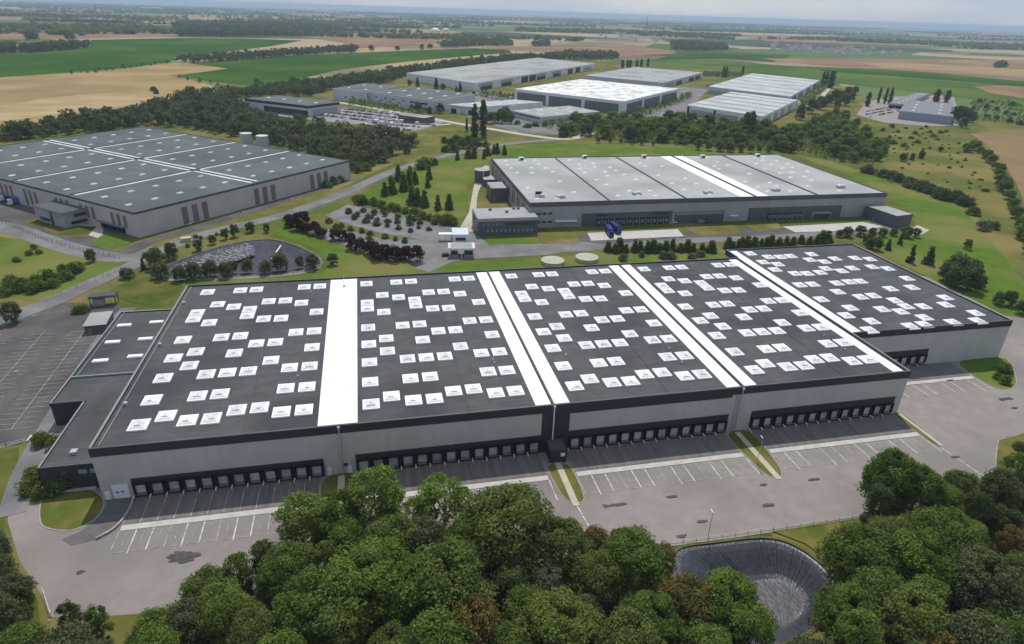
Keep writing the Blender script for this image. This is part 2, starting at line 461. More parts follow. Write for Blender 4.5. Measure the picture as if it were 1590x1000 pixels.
def sheet(name, pix, z, m, sm=0, world_xy=False, kind='structure', thick=None):
    z = level(z)
    pts = list(pix) if world_xy else [G(*p) for p in pix]
    if sm: pts = smooth(pts, sm)
    b = MB()
    if thick: b.prism(pts, z, z + thick, m)
    else:
        a = sum(pts[i][0] * pts[(i + 1) % len(pts)][1] - pts[(i + 1) % len(pts)][0] * pts[i][1] for i in range(len(pts)))
        if a < 0: pts = pts[::-1]
        b.face([(p[0], p[1], z) for p in pts], m)
    o = b.build(name)
    if kind: tag(o, kind=kind)
    return o


def ribbon(name, pix, width, z, m, sm=4, kind='structure', world_xy=False):
    z = level(z)
    pts = list(pix) if world_xy else [G(*p) for p in pix]
    pts = smooth(pts, sm, closed=False) if sm else pts
    b = MB(); L = []; Q = []
    for i, p in enumerate(pts):
        a, c = pts[max(i - 1, 0)], pts[min(i + 1, len(pts) - 1)]
        t = Vector((c[0] - a[0], c[1] - a[1], 0)).normalized(); nn_ = Vector((-t.y, t.x, 0)) * width / 2
        L.append((p[0] + nn_.x, p[1] + nn_.y, z)); Q.append((p[0] - nn_.x, p[1] - nn_.y, z))
    for i in range(len(pts) - 1): b.face((Q[i], Q[i + 1], L[i + 1], L[i]), m)
    o = b.build(name)
    if kind: tag(o, kind=kind)
    return o


def basin(name, poly, depth, low, m, seed, amp):
    """liner: rings from the rim to the low point, with folds running down the bank"""
    r_ = random.Random(seed); n = len(poly); rings = 12
    V, F = [], []
    ph = [r_.uniform(-1, 1) for _ in range(n)]
    poly2 = []
    for i in range(n):                                     # densify the rim so that folds can be narrow
        a, c = poly[i], poly[(i + 1) % n]
        for k in range(4): poly2.append((a[0] + (c[0] - a[0]) * k / 4, a[1] + (c[1] - a[1]) * k / 4))
    n = len(poly2)
    fold = [r_.uniform(-1, 1) for _ in range(n)]
    for k in range(rings + 1):
        t = k / rings
        s = min(1.0, t / 0.62)
        for i, p in enumerate(poly2):
            z = -depth * (s * s * (3 - 2 * s)) + fold[i] * amp * math.sin(math.pi * min(1, t * 1.35)) * max(0, 1 - (t / .72) ** 3)
            V.append((p[0] + (low[0] - p[0]) * t * .96, p[1] + (low[1] - p[1]) * t * .96, z if k else 0.02))
    for k in range(rings):
        for i in range(n):
            j = (i + 1) % n
            F.append((k * n + i, k * n + j, (k + 1) * n + j, (k + 1) * n + i))
    F.append(tuple(rings * n + i for i in range(n)))
    me = bpy.data.meshes.new(name); me.from_pydata(V, [], F); me.materials.append(m); me.update()
    o = link(bpy.data.objects.new(name, me))
    tag(o, kind='structure')
    return o


basin('retention_pond', POND, 4.2, G(1225, 912), LINER, 3, .11)
basin('stone_lined_basin', BASIN, 2.4, G(430, 396), LINER2, 5, .03)

# ---- farmland
def field(pix, m, z=0.3, sm=0):
    return sheet('field', pix, z, m, sm)


field([(-60, 124), (60, 117), (150, 112), (200, 106), (258, 99), (285, 97), (330, 101), (356, 106), (330, 110), (290, 115), (262, 118), (290, 124), (318, 130), (345, 136), (300, 150), (250, 158), (235, 163), (160, 172), (60, 190), (-60, 200)], STRAW, 0.25)
field([(-60, 168), (20, 163), (60, 155), (120, 148), (180, 146), (228, 148), (240, 156), (190, 166), (110, 176), (40, 185), (-60, 192)], SAND, 0.4, 2)
field([(-60, 85), (0, 83), (70, 77), (140, 74), (142, 62), (280, 59), (380, 60), (470, 63), (420, 72), (340, 82), (280, 92), (262, 96), (200, 105), (110, 112), (0, 120), (-60, 124)], CROPG, 0.3)
field([(-60, 64), (0, 61), (32, 60), (32, 68), (0, 71), (-60, 72)], CROPG, .35)
field([(290, 98), (370, 91), (440, 87), (530, 83), (600, 80), (680, 77), (740, 75), (790, 78), (795, 82), (740, 86), (640, 95), (560, 104), (520, 110), (480, 119), (450, 128), (420, 131), (370, 131), (330, 127), (275, 118), (356, 107)], CROPG, 0.35)
field([(-60, 48), (30, 47), (60, 51), (140, 50), (275, 50), (277, 57), (140, 60), (60, 61), (-60, 62)], SOIL, .5)
field([(215, 24), (300, 24), (470, 27), (455, 32), (390, 34), (300, 36), (225, 36)], TAN, .8)
field([(465, 57), (560, 52), (620, 50), (705, 56), (690, 62), (680, 68), (560, 75), (530, 66)], SOIL, .6)
field([(560, 48), (640, 44), (720, 50), (690, 55), (620, 51)], TAN, .7)
field([(745, 74), (850, 70), (960, 70), (1045, 76), (1050, 84), (980, 86), (900, 84), (800, 79)], SOIL, .6)
field([(930, 97), (1020, 92), (1120, 92), (1200, 101), (1330, 108), (1500, 126), (1660, 146), (1660, 205), (1560, 160), (1480, 150), (1400, 140), (1300, 130), (1200, 116), (1110, 108), (1040, 104)], CROPG2, .3)
field([(1040, 86), (1100, 82), (1230, 86), (1200, 96), (1120, 91), (1020, 92)], CROPG, .5)
field([(1180, 91), (1290, 91), (1430, 92), (1590, 94), (1660, 96), (1660, 132), (1560, 120), (1460, 114), (1380, 108), (1260, 101)], SOIL, .5)
field([(1250, 103), (1400, 109), (1520, 120), (1660, 134), (1660, 142), (1500, 127), (1380, 118), (1280, 111)], CROPG, .45)
field([(1330, 97), (1450, 100), (1590, 109), (1660, 114), (1660, 124), (1560, 116), (1450, 109), (1370, 105)], TAN, .7)
field([(1512, 135), (1560, 133), (1660, 142), (1660, 158), (1590, 153), (1540, 146)], SOIL, .6)
field([(1160, 55), (1300, 57), (1500, 66), (1450, 73), (1300, 68), (1190, 64)], SOIL, .8)
field([(1015, 68), (1100, 72), (1150, 75), (1120, 80), (1050, 80), (1000, 74)], CROPG2, .7)
field([(1505, 208), (1550, 204), (1660, 196), (1660, 420), (1602, 340), (1575, 280), (1553, 248), (1528, 222)], mat('reddish_bare_field', (0.27, 0.18, 0.1), (0.22, 0.145, 0.085), 0.05, .95, detail=10, stretch=(1, .1, 1), c3=(.19, .15, .07), scale3=.012), .2)
sheet('meadow', [(1385, 190), (1440, 200), (1500, 205), (1525, 235), (1552, 290), (1580, 360), (1605, 440), (1605, 500), (1560, 470), (1520, 340), (1440, 292), (1370, 258), (1385, 225)], 0.03, GRASSM, 2)
sheet('lawn', [(1225, 238), (1290, 250), (1345, 268), (1430, 296), (1500, 330), (1560, 400), (1600, 450), (1600, 495), (1560, 490), (1460, 440), (1330, 376), (1420, 355), (1420, 335), (1375, 300), (1300, 265)], 0.05, GRASS, 0)
sheet('lawn', [(770, 226), (830, 224), (900, 221), (1000, 226), (1080, 232), (1210, 238), (1215, 244), (1080, 243), (900, 244), (770, 246)], 0.05, GRASS)
sheet('lawn', [(545, 312), (590, 288), (640, 262), (690, 247), (765, 243), (750, 268), (725, 285), (728, 310), (722, 335), (700, 348), (640, 338), (585, 322)], 0.05, GRASS)
sheet('lawn', [(452, 356), (478, 368), (520, 383), (590, 410), (660, 408), (760, 410), (940, 392), (1120, 392), (1135, 398), (1135, 412), (280, 450), (240, 447), (300, 436), (400, 432), (500, 425), (515, 408), (492, 388), (465, 375), (430, 366), (425, 352)], 0.05, GRASS)
sheet('lawn', [(-40, 350), (40, 366), (150, 400), (185, 412), (190, 424), (100, 462), (60, 470), (0, 458), (-40, 455)], 0.05, GRASS)
sheet('dry_strip', [(-40, 340), (10, 350), (75, 378), (130, 390), (150, 402), (100, 385), (30, 372), (-40, 362)], 0.08, GRASSD)
sheet('verge', [(240, 392), (330, 358), (430, 330), (540, 288), (640, 240), (690, 210), (660, 200), (600, 240), (545, 272), (540, 282), (420, 322), (300, 360), (235, 385)], 0.05, GRASSD)
sheet('verge', [(600, 238), (700, 205), (740, 212), (830, 213), (800, 222), (690, 238), (640, 255)], 0.06, GRASSM)
sheet('verge', [(165, 455), (200, 435), (260, 425), (280, 436), (285, 446), (270, 460), (262, 472), (240, 478), (200, 470)], 0.05, VERGE)

# ---- roads and yards
ribbon('road', [(-10, 505), (40, 484), (90, 465), (150, 437), (215, 408), (262, 384), (330, 360), (430, 337), (520, 306), (600, 270), (660, 250), (720, 236), (780, 225), (835, 219), (900, 214)], 9.0, 0.12, ASPH2)
ribbon('service_road', [(-60, 340), (20, 356), (90, 380), (150, 396), (205, 400), (250, 385)], 11, 0.10, ASPH2)
ribbon('service_road', [(190, 395), (235, 374), (300, 356), (420, 318), (505, 290), (545, 278)], 7, 0.09, ASPHD)
sheet('service_yard', [(-60, 300), (60, 322), (150, 345), (208, 368), (180, 385), (140, 402), (60, 372), (-60, 345)], 0.07, ASPHD)
sheet('concrete_apron', [(60, 328), (105, 318), (160, 352), (160, 372), (128, 363), (85, 352), (62, 342)], .085, CONC2)
sheet('lawn', [(36, 345), (60, 338), (100, 350), (150, 352), (135, 368), (90, 365)], .1, VERGE)
sheet('lawn', [(140, 376), (165, 362), (185, 365), (212, 374), (200, 380), (160, 386)], .11, GRASS)
ribbon('road', [(655, 420), (700, 402), (760, 396), (850, 389), (940, 384), (1060, 374), (1180, 370), (1300, 362), (1400, 354), (1440, 358)], 8.0, 0.12, ASPH2, 3)
sheet('gate_forecourt', [(560, 372), (660, 372), (735, 360), (760, 380), (900, 375), (940, 380), (850, 396), (740, 402), (650, 412), (600, 398)], .09, ASPH2)
sheet('car_park', [(505, 335), (540, 318), (600, 330), (660, 345), (730, 358), (735, 374), (690, 378), (655, 372), (590, 362), (545, 350)], .10, mat('pale_car_park_asphalt', (0.17, 0.165, 0.165), (0.22, 0.215, 0.215), .2, .9, detail=10, c3=(.13, .125, .125), scale3=.08))
sheet('service_road', [(510, 355), (560, 362), (640, 385), (660, 400), (640, 408), (560, 388), (500, 370)], .105, ASPH2)
sheet('path', [(735, 292), (745, 262), (760, 258), (752, 280), (742, 300), (740, 330), (745, 355), (728, 360), (715, 352), (728, 330)], .1, CONC2, 2)
sheet('service_yard', [(820, 372), (935, 362), (1060, 362), (1200, 352), (1360, 346), (1380, 352), (1240, 364), (1060, 374), (880, 384)], .08, ASPHD)
sheet('concrete_apron', [(912, 362), (1052, 356), (1062, 367), (918, 374)], .10, CONC)
sheet('concrete_apron', [(1215, 352), (1340, 345), (1372, 352), (1345, 357), (1235, 361)], .10, CONC)
sheet('lawn', [(833, 361), (895, 360), (900, 376), (840, 379)], .12, GRASSD)
sheet('lawn', [(1060, 352), (1140, 350), (1152, 362), (1085, 367)], .12, GRASSD)
sheet('lawn', [(1155, 349), (1205, 346), (1215, 354), (1180, 361)], .12, GRASSD)
sheet('path', [(1413, 356), (1425, 350), (1443, 358), (1432, 364), (1418, 366)], .1, CONC2)
sheet('lawn', [(745, 365), (833, 362), (838, 379), (760, 380)], .11, GRASS)

# estate roads and plots behind
sheet('meadow', [(560, 150), (620, 118), (720, 104), (840, 91), (940, 90), (1100, 103), (1200, 112), (1290, 124), (1340, 150), (1320, 185), (1240, 205), (1060, 188), (900, 200), (760, 190), (640, 178), (560, 165)], .025, GRASSM)
sheet('estate_plot', [(380, 172), (440, 181), (520, 190), (590, 196), (645, 203), (665, 198), (690, 190), (640, 178), (520, 166), (480, 158), (360, 152), (350, 160)], .06, mat('pale_plot_asphalt', (.2, .2, .2), (.26, .26, .26), .1, .9, detail=8))
ribbon('road', [(520, 158), (590, 170), (650, 180), (700, 190), (760, 200), (820, 210), (880, 216), (920, 206)], 9, .13, CONC2)
ribbon('road', [(560, 215), (640, 198), (700, 193)], 6, .12, CONC2)
sheet('estate_plot', [(735, 142), (800, 152), (845, 160), (930, 176), (880, 210), (800, 205), (735, 185), (690, 160)], .06, ASPH2)
sheet('estate_plot', [(905, 118), (1040, 134), (1100, 138), (1075, 165), (1060, 182), (975, 182), (1055, 142), (940, 122)], .05, ASPH2)
sheet('estate_plot', [(1238, 150), (1275, 135), (1290, 138), (1280, 150), (1262, 165), (1240, 170)], .07, CONC2)
sheet('estate_plot', [(1330, 178), (1345, 158), (1390, 150), (1480, 148), (1495, 195), (1440, 196), (1370, 190)], .07, mat('pinkish_plot', (.3, .25, .23), (.24, .2, .19), .2, .9, detail=8))
sheet('path', [(1318, 182), (1336, 160), (1346, 152), (1350, 156), (1335, 178), (1328, 186)], .08, GRASSD)

# main yard: asphalt, docks, bay lines
sheet('yard_asphalt', [(62, 660), (38, 700), (15, 760), (12, 810), (30, 870), (62, 920), (78, 958), (165, 962), (250, 955), (420, 930), (560, 905), (700, 885), (860, 864), (940, 853), (1060, 842), (1200, 822), (1345, 801), (1470, 776), (1548, 745), (1548, 690), (1562, 678), (1620, 670), (1620, 480), (1572, 470), (1500, 440), (1380, 420), (1350, 520), (300, 640), (150, 650), (88, 655)], .04, ASPH)
sheet('car_park', [(-260, 470), (-60, 470), (30, 480), (110, 470), (190, 474), (165, 505), (120, 575), (85, 635), (62, 672), (30, 690), (-60, 700), (-320, 725)], .05, ASPHD)
ribbon('lane', [(200, 478), (165, 520), (125, 585), (82, 655), (40, 730), (18, 800)], 5.5, .07, ASPH2)


def rect(x0, x1, y0, y1): return [(x0, y0), (x1, y0), (x1, y1), (x0, y1)]


CELLS = [(6.6, 49.3, 12), (56.9, 103.8, 13), (111.3, 157.1, 13), (164.2, 210.6, 13)]
BAYS = [(6.6, 48.2, 0.0, 12), (57, 103.2, 0.0, 13), (110.6, 156.6, 0.0, 13), (164.5, 211.2, 0.0, 13), (216.5, 254.5, 24.8, 11)]
lines = MB(); fl = MB()
for x0, x1, yb, n in BAYS:
    sheet('dock_apron', rect(x0, x1, yb - 9.4, yb - 0.3), .05, DOCKA, world_xy=True)
    sheet('concrete_strip', rect(x0, x1, yb - 11.4, yb - 9.6), .05, CONC, world_xy=True)
    st = (x1 - x0) / n
    for k in range(n + 1):
        x = x0 + k * st
        for a, b_, z, mm, bb in ((-9.3, -1.5, .12, LINEF, fl), (-18.2 - (k % 3 == 1) * .6, -11.6, .1, LINE if k % 3 else LINEF, lines)):
            w = .11 if a > -10 else .13
            bb.face([(x - w, yb + a, z), (x + w, yb + a, z), (x + w, yb + b_, z), (x - w, yb + b_, z)], mm)
        if k < n:
            xm = x + st / 2
            lines.face([(xm - .9, yb - 18.1, .102), (xm + .9, yb - 18.1, .102), (xm + .9, yb - 17.9, .102), (xm - .9, yb - 17.9, .102)], LINEF)
            fl.face([(xm - .07, yb - 16, .104), (xm + .07, yb - 16, .104), (xm + .07, yb - 12, .104), (xm - .07, yb - 12, .104)], LINEF)


def dash(a, b, w, seg, gap, bb, z=.12):
    a, b = Vector((*a, 0)), Vector((*b, 0)); t = (b - a); L = t.length; t /= L; nn_ = Vector((-t.y, t.x, 0)) * w / 2; s = 0
    while s < L:
        p, q = a + t * s, a + t * min(L, s + seg)
        bb.face([(p - nn_)[:2] + (z,), (q - nn_)[:2] + (z,), (q + nn_)[:2] + (z,), (p + nn_)[:2] + (z,)], LINE)
        s += seg + gap


for k in range(4): pass
dash((107.2, -21.4), (108.6, -37), .3, 3.4, .35, lines)
dash((212.4, -17.2), (213.9, -31.5), .3, 3.4, .35, lines)
x0, y0 = G(300, 925); dash(G(300, 940), G(1000, 838), .12, 1.2, 3.5, lines)
tag(lines.build('bay_markings'), kind='structure')
tag(fl.build('worn_bay_markings'), kind='structure')
# crossing beside the annex
cw = MB()
for k in range(7):
    a = G(44 + k * 5.5, 681 - k * .7); cw.face([(a[0], a[1] - 1.4, .2), (a[0] + .5, a[1] - 1.4, .2), (a[0] + .5, a[1] + 1.4, .2), (a[0], a[1] + 1.4, .2)], LINE)
tag(cw.build('crossing_markings'), kind='structure')
# car-park markings
pk = MB()
ca, cb_ = Vector((*G(8, 668), 0)), Vector((*G(128, 510), 0))
dirv = (cb_ - ca).normalized(); side = Vector((-dirv.y, dirv.x, 0))
for row, off in enumerate((-1.5, 11.5, 24.5)):
    for k in range(int((cb_ - ca).length / 2.6)):
        p = ca + dirv * (k * 2.6) + side * off
        for sg in (1, -1):
            q = p + side * 4.6 * sg
            w = dirv * .09
            pk.face([(p - w)[:2] + (.2,), (p + w)[:2] + (.2,), (q + w)[:2] + (.2,), (q - w)[:2] + (.2,)][::sg], LINEF)
    p, q = ca + side * off, cb_ + side * off
    pk.face([(p - side * .1)[:2] + (.205,), (q - side * .1)[:2] + (.205,), (q + side * .1)[:2] + (.205,), (p + side * .1)[:2] + (.205,)], LINEF)
tag(pk.build('parking_markings'), kind='structure')
pk = MB()
ca, cb_ = Vector((*G(532, 326), 0)), Vector((*G(715, 368), 0))
dirv = (cb_ - ca).normalized(); side = Vector((-dirv.y, dirv.x, 0))
for off in (-7, 7, 18):
    for k in range(int((cb_ - ca).length / 2.7)):
        p = ca + dirv * (k * 2.7) + side * off
        for sg in (1, -1):
            q = p + side * 4.6 * sg; w = dirv * .1
            pk.face([(p - w)[:2] + (.22,), (p + w)[:2] + (.22,), (q + w)[:2] + (.22,), (q - w)[:2] + (.22,)][::sg], LINEF)
tag(pk.build('parking_markings'), kind='structure')


# stains on the yard
def stain(px, py, rx, ry, seed):
    r_ = random.Random(seed); cx, cy = G(px, py); pts = []
    for k in range(22):
        t = 2 * math.pi * k / 22; q = r_.uniform(.55, 1.1)
        pts.append((cx + rx * q * math.cos(t), cy + ry * q * math.sin(t)))
    sheet('stain', smooth(pts, 3), .07, STAIN, world_xy=True)


for k, a in enumerate([(285, 865, 3.4, 1.7), (275, 862, 1.5, 1.1), (125, 889, .9, .5), (958, 784, 3.2, .55), (940, 786, .8, .6), (1043, 772, 1.6, .5), (1090, 810, 1.4, .5), (1185, 753, 1.4, .5), (1193, 785, 1.9, .7), (1263, 745, 2.0, .5), (1348, 732, 1.2, .4), (1058, 833, 1.5, .5), (1475, 591, 1.6, .5), (1560, 620, 3, .8), (1575, 634, 1.4, .5), (1483, 710, 1.5, .4)]):
    stain(*a, k)


sheet('ramp_asphalt', [(163, 772), (206, 768), (207, 776), (196, 800), (178, 822), (150, 838), (110, 848), (96, 838), (124, 826), (152, 806), (166, 784)], .06, mat('dark_ramp_asphalt', (.1, .092, .09), (.14, .128, .125), .4, .92, detail=10))


# planted islands with kerbs and a path
def island(poly, path=None, m=GRASS, name='kerbed_island'):
    pts = smooth(poly, 5)
    cx, cy = sum(p[0] for p in pts) / len(pts), sum(p[1] for p in pts) / len(pts)
    k = MB().prism(pts, .0, .14, KERB).build('kerb'); tag(k, kind='structure')
    ins = []
    for p in pts:
        v = Vector((cx - p[0], cy - p[1], 0)); v = v.normalized() * min(.3, v.length * .4); ins.append((p[0] + v.x, p[1] + v.y))
    sheet('island_grass', ins, .155, m, world_xy=True)
    if path: sheet('path', path, .165, CONC2, world_xy=True)


ISG = mat('island_grass', (.11, .125, .025), (.075, .1, .02), .3, .95, detail=12, c3=(.17, .14, .045), scale3=.12, bump=.3)
island([(103.9, -7.5), (104.3, -15), (105.6, -19.8), (107.6, -21), (109.6, -19.8), (110.3, -15), (110.2, -9), (109, -5.5), (105, -5.2)], rect(106.3, 107.9, -21.6, -4.6), ISG)
island([(157.2, -1.2), (157.2, -13), (158.3, -19), (160.2, -21), (162.5, -19.5), (163.9, -14), (164, -1.2)], rect(159.6, 161.2, -21.4, -.8), ISG)
island([(211.4, -.8), (211.4, -13.5), (212.4, -16.6), (213.7, -16.6), (214.2, -13.5), (214.2, -.8)], rect(212.9, 213.9, -16.4, -.7), ISG)
island([(49, -1), (49, -14), (51, -18.6), (53.4, -20), (55.4, -18.6), (57, -14), (57, -1)], rect(52.4, 54, -19.6, -.8), ISG)
island([G(*p) for p in ((68, 770), (110, 752), (150, 764), (163, 782), (150, 805), (120, 822), (88, 824), (62, 812))], None, ISG)
island([G(*p) for p in ((1488, 562), (1552, 555), (1572, 570), (1578, 598), (1555, 605), (1520, 590))], None, GRASS)
island([G(*p) for p in ((1548, 690), (1562, 680), (1630, 672), (1640, 760), (1560, 765), (1546, 735))], None, ISG)
sheet('verge', [(78, 962), (160, 958), (250, 952), (330, 940), (330, 1040), (78, 1040)], .05, GRASSD)
sheet('verge', [(1200, 826), (1342, 805), (1350, 900), (1310, 930), (1300, 880), (1250, 845)], .05, ISG)
sheet('verge', [(930, 862), (1060, 848), (1195, 829), (1200, 832), (1110, 838), (1050, 850), (1040, 890), (990, 900)], .055, VERGE)
sheet('verge', [(-20, 700), (30, 695), (28, 720), (8, 760), (6, 820), (26, 880), (58, 930), (72, 1040), (-60, 1040)], .055, VERGE)
ribbon('kerb', [(930, 859), (1060, 846), (1200, 826), (1344, 806)], .35, .12, KERB, 2)
ribbon('kerb', [(75, 964), (165, 965), (250, 957), (420, 933), (560, 908), (700, 888)], .35, .12, KERB, 2)

# ------------------------------------------------------------------ main warehouse
def build_main():
    root = thing('warehouse', 'largest warehouse, near black roof crossed by white bands and dotted with skylights', 'warehouse', (0, 0, 0))
    RZ, PZ = 13.9, 14.4
    L, D = 213.0, 96.0
    WX0, WX1, WY0, WY1 = 216.0, 275.4, 24.8, 106.0
    foot = [(0, 0), (L, 0), (L, WY0), (WX1, WY0), (WX1, WY1), (L, WY1), (L, D), (0, D)]
    MB().prism(foot, 0, 12.2, WALL).build('wall', root)
    MB().prism([(x, y) for x, y in foot], 12.2, RZ, DARK, top=ROOF).build('roof', root)
    # parapet: fascia bands with coping all round
    pa = MB(); t = .45
    n = len(foot)
    def edge(a, b, o):
        (x0, y0), (x1, y1) = a, b
        if abs(y0 - y1) < 1e-6: pa.box(min(x0, x1) - .08, max(x0, x1) + .08, y0 - (.12 if o == -1 else t), y0 + (t if o == -1 else .12), 12.1, PZ, DARK, top=COPING if False else COPD)
        else: pa.box(x0 - (.12 if o == -1 else t), x0 + (t if o == -1 else .12), min(y0, y1) + .46, max(y0, y1) - .46, 12.103, PZ - .003, DARK, top=COPING)
    edge((0, 0), (L, 0), -1); edge((L, 0), (L, WY0), 1); edge((L + .6, WY0), (WX1, WY0), -1); edge((WX1, WY0), (WX1, WY1), 1)
    edge((L, WY1), (WX1, WY1), 1); edge((L, D + .6), (L, WY1), -1); edge((0, D), (L, D), 1); edge((0, 0), (0, D), -1)
    pa.build('parapet', root)
    g = MB(); g.box(1.5, 1.7, 1.2, D - 1, RZ, RZ + .3, COPING); g.build('gutter_edge', root)
    # white bands on either side of the fire walls
    def band(x0, x1, y0, y1):
        b = MB(); b.box(x0, x1, y0, y1, RZ + .01, RZ + .05, WHITE); b.build('white_roof_band', root)
    band(48.75, 58.05, .6, D - .9)
    for c in (106.8, 160.2):
        band(c - 4.5, c - .45, .6, D - .9); band(c + .45, c + 4.5, .6, D - .9)
    band(208.2, 211.6, .6, D - .9)
    band(213.3, 217.2, WY0 + .6, WY1 - .9)
    for c in (106.8, 160.2):
        MB().box(c - .22, c + .22, .5, D - .5, RZ, RZ + .55, COPD).build('fire_wall', root)
    MB().box(212.2, 212.7, .5, D - .5, RZ, RZ + .55, COPD).build('fire_wall', root)
    MB().box(53.3, 53.5, .5, D - .5, RZ + .05, RZ + .16, WHITE).build('fire_wall', root)
    # skylights
    COLS = (8.0, 13.2, 18.6, 23.9, 29.2, 34.5, 39.9, 45.2)
    pat = [(0, 89), (2, 89), (3, 89), (6, 89), (7, 89), (1, 77.8), (2, 75), (3, 72.2), (3, 67.2), (4, 77.9), (5, 77.8), (6, 75), (0, 72), (0, 67), (1, 63.6), (4, 64), (5, 63.6), (7, 67),
           (0, 52.6), (2, 52.6), (3, 52.7), (4, 46.9), (5, 46.9), (6, 52.7), (7, 52.7), (0, 41.3), (1, 44.3), (1, 36.1), (3, 41.7), (5, 35.7), (7, 41.9), (0, 30.2), (2, 30.5), (3, 30.5), (4, 30.4), (6, 30.6), (7, 30.6),
           (0, 19.3), (2, 19.4), (3, 19.5), (6, 19.6), (7, 19.5), (0, 8.3), (1, 11.2), (2, 8.4), (3, 8.3), (4, 11.1), (5, 11.3), (6, 8.4), (7, 8.5)]
    spots = [(53.4 * c + COLS[i], y) for c in range(4) for i, y in pat]
    wing = [(315, 182), (400, 198), (455, 198), (503, 194), (600, 185), (592, 211), (660, 220), (710, 206), (803, 203), (872, 208), (375, 222), (443, 232), (430, 257), (667, 252), (740, 263), (790, 250), (882, 244), (955, 252), (523, 275), (580, 275), (640, 270), (1045, 298), (545, 328), (605, 325), (718, 320), (775, 314), (827, 311), (1068, 340), (722, 360), (968, 346), (645, 395), (828, 384), (888, 378), (1222, 387), (988, 400), (1040, 428), (780, 435), (928, 441), (1120, 428), (1225, 420), (762, 470), (1015, 452), (1365, 459), (880, 497), (1125, 480), (870, 538), (1060, 520), (1125, 512), (1260, 502), (1375, 495)]
    spots += [G(1060 + x / 3, 333 + y / 3, RZ + .3) for x, y in wing]
    spots.sort(key=lambda q: (q[0] - CAM.x) ** 2 + (q[1] - CAM.y) ** 2)
    def frame(b, x, y): b.box(x - 2.1, x + 2.1, y - 2.3, y + 2.3, RZ, RZ + .4, SKYL)
    def dome(b, x, y):
        b.taper(x - 1.75, x + 1.75, y - 1.95, y + 1.95, RZ + .405, RZ + .7, .4, SKYL)
        b.face([(x - 1.3, y - 1.5, RZ + .72), (x + 1.3, y - 1.5, RZ + .72), (x + 1.3, y + 1.5, RZ + .72), (x - 1.3, y + 1.5, RZ + .72)], DOME)
    def bar(b, x, y):
        b.box(x - .9, x + .9, y - 1.15, y - .85, RZ + .725, RZ + .84, HINGE); b.box(x - .06, x + .06, y - .84, y + .6, RZ + .725, RZ + .78, HINGE)
    DOMES = []
    for k in range(4):
        d_ = MB(); m_ = mat('skylight_dome_%d' % k, *(((.74, .745, .75), (.8, .8, .8)), ((.55, .56, .57), (.72, .72, .73)), ((.68, .68, .66), (.5, .5, .5)), ((.78, .78, .78), (.66, .66, .67)))[k], .9, .35, spec=.5)
        d_.taper(-1.75, 1.75, -1.95, 1.95, RZ + .405, RZ + .7, .4, SKYL); d_.face([(-1.3, -1.5, RZ + .72), (1.3, -1.5, RZ + .72), (1.3, 1.5, RZ + .72), (-1.3, 1.5, RZ + .72)], m_); DOMES.append(d_.mesh('dome'))
    fm = MB(); frame(fm, 0, 0); fm = fm.mesh('skylight'); dm = MB(); dome(dm, 0, 0); dm = dm.mesh('dome'); bmh = MB(); bar(bmh, 0, 0); bmh = bmh.mesh('vent_hinge')
    rest = MB()
    for k, (x, y) in enumerate(spots):
        if k < 100:
            s = link(bpy.data.objects.new('skylight', fm)); s.parent = root; s.location = (x, y, 0)
            for nm, me in (('dome', dm), ('vent_hinge', bmh)):
                q = link(bpy.data.objects.new(nm, DOMES[rng.randrange(4)] if nm == 'dome' else me)); q.parent = s
                if nm == 'vent_hinge': q.scale = (rng.uniform(.5, 1.2), 1, 1); q.location = (rng.uniform(-.3, .3), rng.uniform(-.15, .3), 0)
        else: frame(rest, x, y); dome(rest, x, y); bar(rest, x, y)
    tag(rest.build('skylight', root), kind='stuff')
    # dock fronts
    def docks(x0, x1, n, yb, top, start=0):
        band_ = MB().box(x0, x1, yb - .18, yb - .003, 0, top, DARK).build('dock_front', root)
        st = (x1 - x0) / n
        for k in range(start, n):
            xm = x0 + st * (k + .5)
            sh = MB()
            sh.box(xm - 1.55, xm - 1.12, yb - .75, yb - .185, 1.0, 4.15, RUBBER); sh.box(xm + 1.12, xm + 1.55, yb - .75, yb - .185, 1.0, 4.15, RUBBER)
            sh.box(xm - 1.55, xm + 1.55, yb - .75, yb - .185, 3.65, 4.153, RUBBER)
            s = sh.build('dock_shelter', root)
            MB().box(xm - 1.1, xm + 1.1, yb - .26, yb - .19, 1.15, 3.6, DOORS[rng.randrange(4)]).build('dock_door', s)
            lv = MB().box(xm - 1.1, xm + 1.1, yb - .8, yb - .19, .82, 1.02, BARM)
            lv.box(xm - 1.5, xm - 1.2, yb - .6, yb - .19, .6, 1.0, RUBBER); lv.box(xm + 1.2, xm + 1.5, yb - .6, yb - .19, .6, 1.0, RUBBER)
            lv.build('dock_leveller', s)
            gd = MB().tube([(xm - 1.75, yb - 1.4, 0), (xm - 1.75, yb - 1.4, .55), (xm - 1.75, yb - .3, .6)], .16, WPAINT, 6); gd.build('wheel_guide', s)
    for (x0, x1, n), top in zip(CELLS, (5.2, 5.4, 5.9, 6.1)): docks(x0, x1, n, 0.0, top)
    docks(216.2, 244.7, 8, WY0, 6.0)
    # dark bay round the fire wall and the inset panel of the third cell
    MB().box(103.85, 111.25, -.15, -.004, 0, 12.05, DARK).build('dark_wall_bay', root)
    fr = MB(); fr.box(111.25, 157.2, -.1, -.004, 11.3, 12.06, DARK); fr.build('dark_wall_bay', root)
    MB().box(158.4, 159.4, -.1, -.004, 0, 12.0, GREYM).build('wall_joint', root)
    for x in (53.6, 106.9, 159.9):
        d = MB().tube([(x, -.32, 14.0), (x, -.32, .1)], .17, GALV if x != 106.9 else WPAINT, 6); d.box(x - .3, x + .3, -.6, -.17, 13.6, 14.2, GALV); d.build('downpipe', root)
